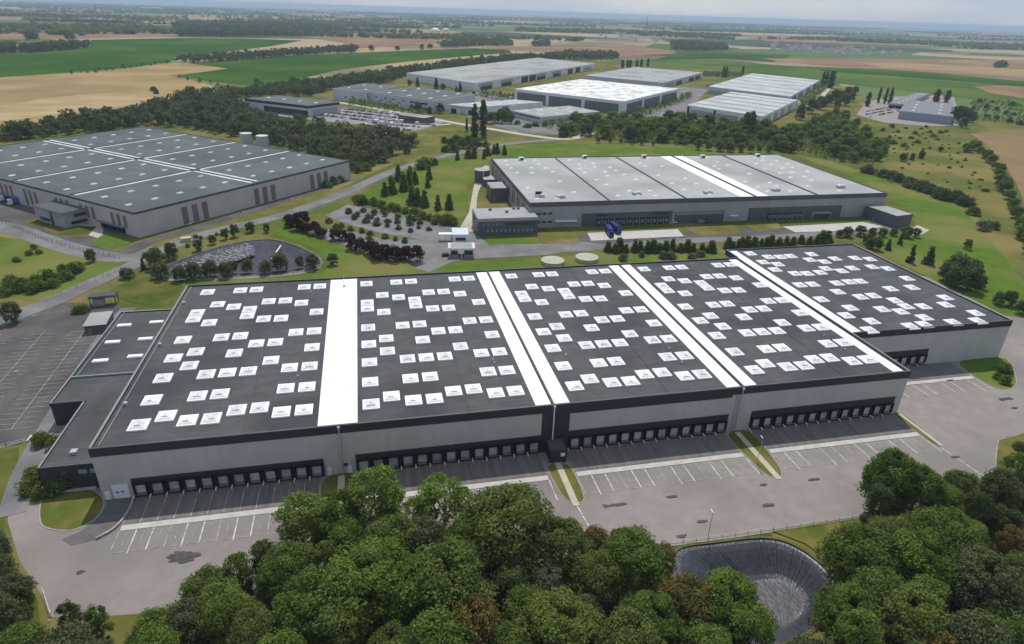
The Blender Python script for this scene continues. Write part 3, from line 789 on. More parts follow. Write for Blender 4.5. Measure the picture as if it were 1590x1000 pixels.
    c = MB().box(105.2, 109.4, -5.2, -.19, 0, 3.9, DARK, top=ROOF); c.build('entrance_lobby', root)
    lb = MB().box(107.8, 108.9, -5.27, -5.203, 2.0, 3.0, WPAINT); lb.build('lobby_sign', root)
    rd = MB().box(2.3, 5.7, -.12, -.003, 0, 3.9, WPAINT).build('roller_door', root)
    MB().box(3.0, 3.5, -.17, -.122, 1.7, 2.1, GLASS).box(4.1, 4.6, -.17, -.122, 1.7, 2.1, GLASS).build('door_window', rd)
    for x in (1.1, 50.4, 55.3): MB().box(x - .55, x + .55, -.12, -.003, 0, 2.3, WPAINT).build('personnel_door', root)
    MB().box(53.9, 54.9, -.22, -.003, 2.4, 3.2, GLASS).build('window', root)
    for y in (18, 50, 80): MB().box(1.9, 2.7, y, y + .8, RZ, RZ + .8, GALV).build('roof_vent', root)
    tb = MB(); tb.tube([(53.6, D - 8, RZ), (53.6, D - 8, RZ + 4.5)], .08, GALV, 5); tb.box(53.3, 53.9, D - 8.3, D - 7.7, RZ + .05, RZ + .5, BARM); tb.build('roof_mast', root)
    for c in range(4):
        for k in range(3):
            x, y = 53.4 * c + rng.choice((10.6, 26.6, 42.5)), rng.choice((15, 25, 58, 84)) + rng.uniform(-1, 1)
            MB().tube([(x, y, RZ), (x, y, RZ + .7)], .22, GALV, 8).build('roof_vent', root)
        x = 53.4 * c + 31.9
        MB().tube([(x, 2, RZ + .12), (x, D - 3, RZ + .12)], .05, COPD, 4).build('lightning_cable', root)
    return root


build_main()
rw = [G(*p) for p in ((206, 767), (207, 778), (198, 798), (180, 820), (150, 838))]
rt = thing('retaining_wall', 'curved low concrete wall beside the ramp at the left end of the docks', 'wall', (*rw[0], 0)); b = MB(); rws = smooth(rw, 4, closed=False)
for (xa, ya), (xb, yb_) in zip(rws[:-1], rws[1:]):
    b.tube([(xa - rw[0][0], ya - rw[0][1], .35), (xb - rw[0][0], yb_ - rw[0][1], .35)], .32, KERB, 4)
b.build('wall', rt)


def build_annex():
    x0 = -13.8
    root = thing('office_annex', 'low anthracite annex with a flat dark roof along the left side of the largest warehouse', 'building', (0, 0, 0))
    fz = 6.7
    A1 = [(x0, 5), (-.12, 5), (-.12, 34), (x0, 34)]
    A2 = [(-22, 34), (-.12, 34), (-.12, 93), (-22, 93)]
    MB().prism([(x0, 5), (-.13, 5), (-.13, 93), (-22, 93), (-22, 34), (x0, 34)], 0, fz, DARK, top=ROOF).build('wall', root)
    pa = MB()
    def bx(a, b, c, d, tp=COPING): pa.box(a, b, c, d, fz - .7, 7.1, DARK, top=tp)
    bx(x0 - .1, x0 + .35, 5.35, 33.6); bx(x0 - .1, -.2, 4.9, 5.34, COPD); bx(-22.1, -21.65, 34.3, 92.5); bx(-22.1, x0 + .35, 33.9, 34.29, COPD); bx(-22.1, -.2, 92.51, 93.1)
    pa.build('parapet', root)
    MB().box(-21.6, -.2, 47.6, 48.1, fz, fz + .55, COPING).build('roof_divider', root)
    MB().box(-20.6, -20.4, 48.3, 92.4, fz, fz + .3, COPING).build('gutter_edge', root)
    for px, py in ((193, 505), (243, 500), (175, 531), (226, 526), (156, 560), (210, 553)):
        x, y = G(px, py, 7)
        s = MB().box(x - 2.1, x + 2.1, y - .9, y + .9, fz, fz + .5, SKYL).build('skylight', root)
        MB().box(x - 1.8, x + 1.8, y - .65, y + .65, fz + .501, fz + .6, WHITE).build('dome', s)
    for y in (42, 24): MB().box(-3.2, -1.8, y, y + 1.6, fz, fz + .9, GALV).build('roof_vent', root)
    MB().box(-8.7, -7.3, 9.5, 11, fz, fz + .8, GALV).build('roof_vent', root)
    for k in range(2):
        w = MB().box(-5.8 + k * 2.4, -4.0 + k * 2.4, 4.88, 4.997, 4.4, 5.6, GLASSB); w.build('window', root)
    w = MB().box(-9.2, -7.8, 4.88, 4.997, 4.4, 5.5, GLASS); w.build('window', root)
    for k in range(12):
        y = 38 + k * 4.5
        MB().box(-22.06, -21.997, y, y + 2.6, 1, 2.4, GLASS).box(-22.06, -21.997, y, y + 2.6, 3.8, 5.2, GLASS).build('window', root)
    for k in range(5):
        y = 8 + k * 5; MB().box(x0 - .06, x0 - .003, y, y + 2.4, 3.6, 5, GLASS).build('window', root)
    MB().box(x0 + .5, -3, 4.2, 4.9, 0, .5, CONC).build('plinth', root)
    return root


build_annex()


# ------------------------------------------------------------------ generic boxes on a rotated base
def rooted(name, label, cat, org, yaw, group=None): return thing(name, label, cat, (org[0], org[1], 0), yaw, group)


def window_row(root, x0, x1, y, z0, z1, n, m=GLASS, w=.7, nm='window', off=.06):
    st = (x1 - x0) / n
    for k in range(n):
        c = x0 + st * (k + .5)
        MB().box(c - st * w / 2, c + st * w / 2, y - off, y - .003, z0, z1, m).build(nm, root)


# ---- second warehouse, grey roof, behind the big one
def build_second():
    ox, oy = 146.5, 190.5
    L, D, Z = 216.0, 114.6, 14.0
    root = rooted('warehouse', 'mid grey warehouse with a pale grey roof and one double white band', 'warehouse', (ox, oy), -.007)
    MB().box(0, L, 0, D, 0, 11.6, GREYM).build('wall', root)
    MB().box(-.0, L, 0.002, D, 11.6, Z - .5, DARK2, top=ROOF2).build('roof', root)
    pa = MB(); pa.box(-.2, L + .2, -.2, .3, 11.5, Z, DARK2, top=COPD); pa.box(-.2, L + .2, D - .3, D + .2, 11.5, Z, DARK2, top=COPD); pa.box(-.2, .3, .31, D - .31, 11.5, Z - .02, DARK2, top=COPD); pa.box(L - .3, L + .2, .31, D - .31, 11.5, Z - .02, DARK2, top=COPD)
    pa.build('parapet', root)
    def X(px, py): return G(px, py, Z)[0] - ox
    seams = [39.5, 78.5, 128.5 + 0, 177.0]
    s = []
    for a in ((943, 308), (1058, 303), (1175 - 10, 300), (1258, 297)): s.append(X(*a))
    for k, x in enumerate(s):
        MB().box(x - .35, x + .35, .4, D - .4, Z - .5, Z + .05, COPD).build('fire_wall', root)
    xs = s[2]
    for a, b in ((xs - 9.2, xs - 1.0), (xs + 1.0, xs + 8.4)):
        MB().box(a, b, .5, D - .5, Z - .5 + .01, Z - .5 + .05, WHITE).build('white_roof_band', root)
    r_ = random.Random(4)
    k = 0
    bounds = [4] + [x for q in s for x in (q - 5, q + 5)] + [L - 5]
    for i in range(0, len(bounds), 2):
        a, b = bounds[i], bounds[i + 1]
        if i == 4: b -= 6
        if i == 6: a += 6
        for yy in range(9):
            for xx in np.arange(a + 4, b - 2, 11.0):
                if r_.random() < .72:
                    x, y = xx + r_.uniform(-2, 2), 9 + yy * 12 + r_.uniform(-2.5, 2.5)
                    if k < 98:
                        MB().taper(x - 1.3, x + 1.3, y - 1.3, y + 1.3, Z - .5, Z - .1, .35, SKYL).box(x - .95, x + .95, y - .95, y + .95, Z - .1, Z - .06, DOME).build('skylight', root)
                    k += 1
    for px, py in ((808, 246), (906, 243), (998, 242), (1089, 242), (1174, 240)):
        x, y = G(px, py, Z + 1); x -= ox; y -= oy; y = min(y, D - 2.5)
        u_ = MB().box(x - 1.6, x + 1.6, y - .5, y + 1.8, Z - .5, Z + 1.7, WPAINT).build('roof_unit', root)
        MB().box(x - .9, x + 1.3, y - .62, y - .503, Z, Z + 1.3, RUBBER).build('vent_opening', u_)
    for px, py in ((838, 303), (870, 304), (988, 299), (1098, 297), (1203, 293), (1303, 288)):
        x, y = G(px, py, Z + .5); x -= ox; y -= oy; y = max(y, 4)
        u_ = MB().box(x - 2.4, x + 2.4, y - 1.3, y + 1.3, Z - .4, Z + .9, GALV).box(x - 2.2, x - 1.9, y - 1, y + 1, Z - .5, Z - .4, BARM).box(x + 1.9, x + 2.2, y - 1, y + 1, Z - .5, Z - .4, BARM).build('roof_unit', root)
        MB().tube([(x + .9, y, Z + .9), (x + .9, y, Z + 1.3)], .8, WPAINT, 10).build('fan', u_)
        if px == 838: MB().box(x - 2.3, x + 1.2, y + .4, y + 1.2, Z + .9, Z + 2.3, RUBBER).build('louvre', u_)
    # front: dock bands, window rows, doors
    def bd(x0, x1, z1): MB().box(x0, x1, -.14, -.003, 0, z1, DARK2).build('dock_front', root)
    B1 = (29, 81.5); B2 = (83, 113); B3 = (128, 188)
    bd(*B1, 7.2); bd(*B2, 6.4); bd(*B3, 7.4)
    MB().box(B1[0] + 8, B1[1] - 2, -.2, -.145, 5.6, 6.5, GLASS).build('strip_window', root)
    MB().box(B2[0] + .5, B2[1] - .5, -.2, -.145, 4.6, 6.2, GLASSB).build('strip_window', root)
    MB().box(B3[0] + 12, B3[1] - 10, -.2, -.145, 5.8, 6.7, GLASS).build('strip_window', root)
    def dk(x0, x1, n):
        st = (x1 - x0) / n
        for q in range(n):
            x = x0 + st * (q + .5)
            d = MB().box(x - 1.35, x + 1.35, -.7, -.15, .6, 3.9, RUBBER).build('dock_shelter', root)
            MB().box(x - .95, x + .95, -.76, -.703, 1.1, 3.2, BARM).build('dock_door', d)
            MB().box(x + st / 2 - .25, x + st / 2 + .25, -.9, -.15, 0, 3.6, COPING).build('dock_buffer', root)
    dk(37, 80, 12); dk(140, 163, 7)
    fr = MB().box(168, 180, -2.5, -.15, 3.2, 4.2, COPING).box(168, 168.5, -2.5, -.15, 0, 3.2, COPING).box(179.5, 180, -2.5, -.15, 0, 3.2, COPING); fr.build('dock_canopy', root)
    window_row(root, 3.5, 13, 0, 7.2, 8.4, 3); window_row(root, 3.5, 13, 0, 2.6, 3.8, 3)
    MB().box(14, 26, -2.2, -.15, 3.6, 4.0, WPAINT).build('door_canopy', root)
    MB().box(116, 121, -1.8, -.15, 3.3, 3.7, WPAINT).build('door_canopy', root)
    for q in range(24):
        y = 6 + q * 4.5
        if q % 3: MB().box(-.1, -.003, y, y + 2.2, 3, 10, DARK2).build('wall_panel', root)
    # office block in front of the left corner
    a = G(742, 338, 9.2)
    yaw = -.007
    o2 = rooted('office_building', 'two storey slate office block at the left corner of the mid grey warehouse', 'office', (G(742, 367)[0], G(742, 367)[1]), yaw)
    ow = G(833, 362)[0] - G(742, 367)[0]; od = 19.0
    MB().box(0, ow, 0, od, 0, 7.6, DARK2).build('wall', o2)
    MB().box(-.1, ow + .1, -.1, od + .1, 7.6, 9.2, GREYM, top=COPING).box(.5, ow - .5, .5, od - .5, 9.2, 9.21, ROOF4).build('roof', o2)
    window_row(o2, 2, ow - 2, 0, 5.4, 6.6, 12, GLASSB, .45); window_row(o2, 4, ow - 2, 0, 1.8, 3.2, 11, GLASSB, .5)
    MB().box(ow * .45, ow * .95, -.1, -.005, 5.3, 6.8, GLASS).build('strip_window', o2)
    for x, y in ((8, 14), (21, 15), (23.4, 15), (16, 9)): MB().box(x, x + 1.5, y, y + 1.2, 9.21, 10.4, BARM).build('roof_unit', o2)
    for q in range(3): MB().box(-.08, -.003, 3 + q * 5, 5.2 + q * 5, 1.5, 3, GLASS).box(-.08, -.003, 3 + q * 5, 5.2 + q * 5, 5, 6.6, GLASS).build('window', o2)
    # plant rooms and tank on the left side
    o3 = rooted('plant_building', 'small slate plant building beside the left wall of the mid grey warehouse', 'building', G(762, 313), yaw)
    pw = G(786, 310)[0] - G(762, 313)[0]
    MB().box(0, pw, 0, 16, 0, 7.4, DARK2).build('wall', o3); MB().box(-.1, pw + .1, -.1, 16.1, 7.4, 8.0, DARK2, top=COPD).box(.4, pw - .4, .4, 15.7, 8.0, 8.02, ROOF2).build('roof', o3)
    MB().box(1, 3.4, -.1, -.003, 0, 3, BARM).build('door', o3)
    o4 = rooted('pump_house', 'low slate pump house between the round tank and the plant building', 'building', G(752, 290), yaw)
    MB().box(0, 9, 0, 12, 0, 4.2, DARK2).build('wall', o4); MB().box(-.1, 9.1, -.1, 12.1, 4.2, 4.6, DARK2, top=ROOF2).build('roof', o4)
    MB().box(1, 2.2, -.1, -.003, 0, 2.4, BARM).build('door', o4)
    tx, ty = G(752, 287)
    t = thing('water_tank', 'slate round water tank beside the left wall of the mid grey warehouse', 'tank', (tx, ty + 9, 0))
    MB().tube([(0, 0, 0), (0, 0, 8)], 5.0, DARK2, 28).build('shell', t); MB().tube([(0, 0, 8.0), (0, 0, 8.25)], 5.15, ROOF2, 28).build('lid', t)
    MB().box(-.3, .3, -5.3, -5.0, 0, 8.2, GALV).build('ladder', t)
    # right annex
    o5 = rooted('battery_hall', 'long low slate annex at the right end of the mid grey warehouse', 'building', G(1345, 347), R(-24) if False else 0)
    a, b, c = G(1345, 320, 7), G(1393, 336, 7), G(1418, 333, 7)
    o5.location = (0, 0, 0)
    d = (a[0] + c[0] - b[0], a[1] + c[1] - b[1])
    MB().prism([a, b, c, d], 0, 6.6, DARK2).build('wall', o5)
    MB().prism([a, b, c, d], 6.6, 7.1, DARK2, top=COPD).prism([tuple(q[i] + ((a[i] + c[i]) / 2 - q[i]) * .05 for i in (0, 1)) for q in (a, b, c, d)], 7.1, 7.13, ROOF4).build('roof', o5)
    e = ((b[0] - a[0]), (b[1] - a[1]))
    p = (a[0] + e[0] * .3, a[1] + e[1] * .3); q = (a[0] + e[0] * .38, a[1] + e[1] * .38); nrm = Vector((e[1], -e[0], 0)).normalized() * -.06
    if nrm.y > 0: nrm = -nrm
    MB().face([(p[0] + nrm.x, p[1] + nrm.y, 0), (q[0] + nrm.x, q[1] + nrm.y, 0), (q[0] + nrm.x, q[1] + nrm.y, 2.6), (p[0] + nrm.x, p[1] + nrm.y, 2.6)], BARM).build('door', o5)


build_second()


# ---- left warehouse
def build_left():
    org = G(208, 330, 12.6); yaw = R(48.6)
    W1, D1, Z = 149.0, 215.0, 12.6
    root = rooted('warehouse', 'taupe walled warehouse with a weathered grey roof gridded by white bands, at the left edge', 'warehouse', org, yaw)
    MB().box(0, W1, 0, D1, 0, 11.6, WALLB).build('wall', root)
    MB().box(0, W1, 0, D1, 11.6, Z - .3, WALLB, top=ROOF3).build('roof', root)
    pa = MB()
    pa.box(-.15, W1 + .15, -.15, .3, 11.55, Z, COPD); pa.box(-.15, W1 + .15, D1 - .3, D1 + .15, 11.55, Z, COPD); pa.box(-.15, .3, .31, D1 - .31, 11.55, Z - .01, COPD); pa.box(W1 - .3, W1 + .15, .31, D1 - .31, 11.55, Z - .01, COPD)
    pa.build('parapet', root)
    z0 = Z - .29
    inv = Matrix.Rotation(-yaw, 2)
    def loc(px, py):
        g = G(px, py, Z); return inv @ Vector((g[0] - org[0], g[1] - org[1]))
    print('LW', [tuple(round(c) for c in loc(*p)) for p in ((117, 303), (40, 278), (302, 265), (233, 243), (167, 230), (393, 283), (372, 218), (320, 203), (452, 233), (100, 213), (538, 248), (254, 190), (0, 271))])
    ys = [53.75, 107.5, 161.25]; xc = W1 * .5
    for y in ys:
        MB().box(3, xc - 3.2, y - 1.1, y + 1.1, z0, z0 + .05, WHITE2).build('white_roof_band', root); MB().box(xc + 3.2, W1 - 1, y - 1.1, y + 1.1, z0, z0 + .05, WHITE2).build('white_roof_band', root)
        MB().box(1, W1 - 1, y + 1.5, y + 1.9, z0, z0 + .35, COPD).build('fire_wall', root)
    yy = [1] + ys + [D1 - 1]
    for a, b in zip(yy[:-1], yy[1:]):
        for s in (-1, 1):
            MB().box(xc + s * 2.1 - 1.0, xc + s * 2.1 + 1.0, a + 2.4, b - 1.5, z0, z0 + .05, WHITE2).build('white_roof_band', root)
    MB().box(xc - .2, xc + .2, 1, D1 - 1, z0, z0 + .35, COPD).build('fire_wall', root)
    k = 0
    for i in range(4):
        for c in range(2):
            for a in range(5):
                for b in (0, 1):
                    x = (7 if c == 0 else xc + 9) + a * 14.2 + b * 2; y = yy[i] + 14 + b * 23
                    MB().taper(x - 1.7, x + 1.7, y - 1.1, y + 1.1, z0, z0 + .4, .3, WHITE2).build('skylight', root)
    # right wall (local y = 0): groups of dark panels
    for c in (32, 78, 121, ):
        for q in (-1, 0, 1): MB().box(c + q * 6 - 1.6, c + q * 6 + 1.6, -.12, -.003, 0.4, 9.4, WALLBD).build('wall_panel', root)
    for c in (14, 40, 62, 92, 116, 150, 172, 195):
        for q in (-1, 0, 1): MB().box(-.12, -.003, c + q * 5 - 1.3, c + q * 5 + 1.3, 3.6 if 10 < c < 45 else 0.5, 9.6, WALLBD).build('wall_panel', root)
    MB().box(26.2, 27.3, -.1, -.003, 0, 2.3, WPAINT).build('door', root)
    for a, b in ((10, 32), (60, 84), (112, 140)):
        MB().box(-1.6, -.125, a, b, 3.3, 3.7, BARM).build('dock_canopy', root)
        for q in range(int((b - a) / 4)):
            y = a + 2 + q * 4
            MB().box(-.7, -.13, y - 1.4, y + 1.4, .5, 3.2, RUBBER).build('dock_shelter', root)
    # two tanks behind
    for (px, py), nm, z in (((384, 224), 'pale round tank, left of the pair behind the taupe warehouse', 5), ((409, 228), 'pale round tank, right of the pair behind the taupe warehouse', 5)):
        x, y = G(px, py)
        t = thing('water_tank', nm, 'tank', (x, y, 0), 0, 'pale tanks behind the taupe warehouse')
        MB().tube([(0, 0, 0), (0, 0, 8.5)], 4.6, mat('pale_tank_steel', (.46, .46, .45), (.38, .38, .37), .4, .6), 24).build('shell', t); MB().tube([(0, 0, 8.5), (0, 0, 8.9)], 4.75, WHITE2, 24).build('lid', t)
    # entrance office
    o = rooted('office_building', 'small two storey grey entrance office standing before the taupe warehouse at left', 'office', G(103, 355), yaw)
    b0 = G(103, 355); e1 = Vector(G(135, 345)) - Vector(b0); e2 = Vector(G(62, 336)) - Vector(b0)
    w_, d_ = 16.0, 26.0
    MB().box(0, w_, 0, d_, 0, 7, GREYM).build('wall', o); MB().box(-.4, w_ + .2, -.4, d_ + .4, 7, 8, COPING, top=ROOF3).build('roof', o)
    MB().box(3, w_ - 2, -.1, -.003, 1.2, 2.8, GLASS).build('strip_window', o); MB().box(5, w_ - 2, -.1, -.003, 4.6, 6.2, GLASS).build('strip_window', o)
    MB().box(-.1, -.003, 13, 22, 1.2, 2.8, GLASS).build('strip_window', o); MB().box(-.1, -.003, 2, 9, 4.8, 6.2, GLASSB).build('strip_window', o)
    MB().box(-.12, -.003, 10, 12, 0, 6.8, GLASS).build('entrance_glazing', o)


build_left()


# ---- estate buildings behind
def shed(name, label, cat, roof4, H, wm, rm, para=.8, pm=None, panels=(), lights=0, seed=0, lm=SKYL, lw=(2.2, 1.4), inset=.5, nbands=0):
    """roof4: four corners of the roof, going round; footprint follows them.  panels: (edge, t0, t1, z0, z1, material, name)"""
    c4 = [G(*p, H) for p in roof4]
    # force a parallelogram on the first three corners
    c4[3] = (c4[0][0] + c4[2][0] - c4[1][0], c4[0][1] + c4[2][1] - c4[1][1])
    root = thing(name, label, cat, (0, 0, 0))
    root.location = (c4[1][0], c4[1][1], 0)
    q = [(p[0] - c4[1][0], p[1] - c4[1][1]) for p in c4]
    MB().prism(q, 0, H - para, wm).build('wall', root)
    cen = (sum(p[0] for p in q) / 4, sum(p[1] for p in q) / 4)
    def off(p, d):
        v = Vector((p[0] - cen[0], p[1] - cen[1])); v = v * (1 + d / v.length); return (cen[0] + v.x, cen[1] + v.y)
    rf = MB().prism([off(p, .1) for p in q], H - para, H, pm or wm).prism([off(p, -.9) for p in q], H, H + .03, rm); rf.build('roof', root)
    for e, t0, t1, z0, z1, m, nm in panels:
        a, b = Vector(q[e]), Vector(q[(e + 1) % 4]); d = b - a; nn_ = Vector((d.y, -d.x)).normalized()
        if nn_.dot(a - Vector(cen)) < 0: nn_ = -nn_
        p0, p1 = a + d * t0, a + d * t1; o = nn_ * (.12 if nm != 'pillar' else .3)
        MB().prism([tuple(p0 - nn_ * .003 + nn_ * .006), tuple(p1 + nn_ * .003), tuple(p1 + o), tuple(p0 + o)], z0, z1, m).build(nm, root)
    r_ = random.Random(seed)
    u, v = Vector(q[2]) - Vector(q[1]), Vector(q[0]) - Vector(q[1])
    if lights:
        nu = max(1, int(lights ** .5 * (u.length / v.length) ** .5 + .5)); nv = max(1, round(lights / nu))
        un, vn = u.normalized(), v.normalized()
        for i in range(nu):
            for j in range(nv):
                c = u * ((i + .5) / nu) + v * ((j + .5) / nv)
                w, h = lw
                pts = [tuple(c + un * a * w + vn * b * h) for a, b in ((-1, -1), (1, -1), (1, 1), (-1, 1))]
                MB().prism(pts, H + .03, H + .3, lm).build('skylight', root)
    for k in range(nbands):
        t = (k + .7) / (nbands + .4)
        un = u.normalized() * .8
        a, b = u * t, u * t + v
        MB().prism([tuple(a - un), tuple(a + un), tuple(b + un), tuple(b - un)], H + .035, H + .4, COPING).build('roof_seam', root)
    return root


DK = 'dock_front'
PALE = clad('pale_metal_cladding', (.5, .51, .52))
shed('warehouse', 'long pale warehouse with docks along its right side, farthest back in the estate', 'warehouse', [(631, 113), (738, 129), (924, 98.5), (833, 93)], 11.5, WALLW, ROOF4, .6, None,
     [(1, t, t + .07, .3, 5.2, DARK, DK) for t in (.03, .16, .42, .56)] + [(1, t, t + .085, 5.5, 9.2, GREYM, 'wall_panel') for t in (.02, .155, .41, .55)] + [(1, t, t + .05, .3, 9.2, DARK, 'glazed_bay') for t in (.3, .36, .7, .78)] + [(1, .87, .96, 1, 7, GREYM, 'wall_panel')], 60, 1, lw=(1.6, .7))
shed('warehouse', 'square warehouse with a blotchy white roof and charcoal wall panels between pale pillars', 'warehouse', [(799, 138), (969, 157.5), (1054, 137.5), (904, 123)], 15, WALLW, ROOF5, 3.0, WALLW,
     [(0, a, b, .3, 11.6, mat('charcoal_wall_panel', (.12, .12, .125), (.15, .15, .155), .3, .6), 'wall_panel') for a, b in ((.03, .31), (.34, .64), (.67, .96))] + [(1, a, b, .3, 11.6, MATS['charcoal_wall_panel'], 'wall_panel') for a, b in ((.05, .3), (.34, .62), (.66, .96))] + [(0, a, a + .02, 0, 12, WALLW, 'pillar') for a in (.315, .645)], 0, 2)
shed('warehouse', 'grey roofed warehouse with docks on its right side, behind the blotchy white roof', 'warehouse', [(908, 117), (1030, 128.5), (1091, 112.5), (989, 104)], 10, PALE, ROOF4, .6, None,
     [(1, t, t + .14, .4, 6.5, DARK, DK) for t in (.3, .62, .8)] + [(1, .03, .25, 1, 8, GREYM, 'wall_panel')], 30, 3, lw=(1.6, .8))
shed('warehouse', 'farther one of two pale seamed roof warehouses, poplars at its far corner', 'warehouse', [(1100, 134), (1227, 150), (1273, 124.5), (1158, 116)], 10, PALE, mat('ribbed_pale_roof', (.42, .43, .43), (.5, .51, .51), .06, .7, detail=6, c3=(.34, .35, .35), scale3=.03), .6, None,
     [(1, t, t + .14, .4, 7, DARK2, DK) for t in (.05, .25, .5, .75)] + [(0, .02, .98, .3, 5, GREYM, 'wall_panel')], 0, 4, nbands=5)
shed('warehouse', 'nearer one of two pale seamed roof warehouses, just behind the wooded belt', 'warehouse', [(1067, 163), (1185, 180.5), (1238, 155), (1111, 145)], 11, WALLW, MATS['ribbed_pale_roof'], .7, None,
     [(0, a, b, .3, 7, GREYM, 'wall_panel') for a, b in ((.06, .36), (.42, .7), (.74, .97))] + [(0, a, a + .03, .3, 9.5, RUBBER, 'glazed_bay') for a in (.01, .375)] + [(1, t, t + .1, .4, 8, GREYM, 'wall_panel') for t in (.1, .3, .5, .72)], 0, 5, nbands=5)
shed('workshop', 'blue grey industrial shed with white rooflights, standing by itself at right', 'factory', [(1397, 172), (1480, 181), (1481, 162), (1404, 155)], 9.5, clad('blue_grey_cladding', (.27, .3, .36)), mat('slate_roofing', (.16, .16, .175), (.2, .2, .215), .2, .8), .4, None,
     [(0, .02, .38, .3, 8.8, clad('green_grey_cladding', (.24, .31, .33)), 'wall_panel')], 6, 6, lw=(2.6, 1.6))
shed('workshop', 'flat grey roof workshop behind the blue grey industrial shed at right', 'factory', [(1380, 160), (1404, 162), (1444, 145), (1384, 143)], 6.5, GREYM, MATS['slate_roofing'], .4, None, [(0, .1, .9, .3, 4, RUBBER, 'wall_opening')], 5, 7, lw=(2.4, 1))
shed('showroom', 'low car showroom with a dark overhanging flat roof, behind the parked cars', 'showroom', [(380, 153), (479, 164.5), (527, 158.5), (455, 149)], 11, PALE, ROOF3, 2.6, DARK,
     [(0, .3, .98, .3, 6, GLASS, 'glazing'), (1, .1, .9, .3, 7, GREYM, 'wall_panel')], 4, 8)
shed('showroom', 'low glazed canopy block in front of the car showroom', 'showroom', [(419, 165.5), (476, 171), (484, 168), (430, 162.5)], 5.5, DARK, ROOF2, .7, DARK, [(0, .05, .95, .5, 4.4, GLASS, 'glazing')], 0)
shed('warehouse', 'two part grey factory with scattered windows, left of the estate beside the showroom', 'factory', [(516, 137.5), (569, 142.8), (615, 134), (593, 129)], 13.5, PALE, ROOF3, .5, None,
     [(0, .35, .42, 4.5, 6, GLASS, 'window'), (0, .55, .6, 0, 6, DOOR, 'door'), (1, .0, .1, .3, 12, GREYM, 'wall_panel')], 4, 9, lw=(2.4, 1.6))
shed('warehouse', 'long grey factory wing with white rooflights and small windows, before the farthest warehouse', 'factory', [(578, 143.5), (674, 156.5), (738, 146.5), (640, 132)], 13, PALE, ROOF3, .5, None,
     [(0, t, t + .04, z, z + 1.1, GLASS, 'window') for t, z in ((.05, 8), (.13, 5), (.2, 8), (.28, 5), (.33, 8), (.43, 5), (.5, 8))] + [(0, .62, .9, 7.5, 9.2, GLASS, 'strip_window'), (0, .66, .95, 1, 4, GLASS, 'strip_window'), (0, .36, .43, 0, 4, RUBBER, 'gate')], 10, 10, lw=(3.4, 1.5))
shed('workshop', 'cream roofed workshop with dark gates, behind the tall poplar pair', 'workshop', [(695, 162), (741, 166.5), (843, 158.5), (761, 150)], 9, WALLW, mat('cream_roofing', (.36, .35, .32), (.44, .43, .4), .1, .8), .6, None,
     [(0, .12, .3, .2, 5, RUBBER, 'gate'), (0, .42, .6, .2, 5, DOOR, 'gate'), (0, .7, .95, .2, 5, DARK, 'gate'), (0, .1, .95, 6, 7.4, GREYM, 'strip_window')], 12, 11, lw=(3.2, 1.2))
shed('workshop', 'wide low workshop with a mottled grey roof, in front of the blotchy white roof', 'workshop', [(795, 171.5), (841, 181.5), (931, 173), (870, 161)], 6.5, PALE, mat('mottled_roofing', (.42, .41, .38), (.22, .22, .21), .12, .85, detail=8), .5, None,
     [(0, .05, .95, 3.6, 4.8, GLASS, 'strip_window'), (1, .1, .5, .3, 3.4, GREYM, 'wall_panel'), (1, .6, .9, 2, 3.6, GLASS, 'strip_window')], 10, 12, lw=(3, 1))
shed('office_building', 'small flat roofed charcoal pavilion at the end of the parked car rows', 'office', [(618, 178.5), (659, 183.5), (675, 180.5), (630, 175.5)], 6, DARK2, ROOF4, .5, DARK, [(0, .1, .9, 2.2, 3.6, GLASS, 'strip_window')], 0)


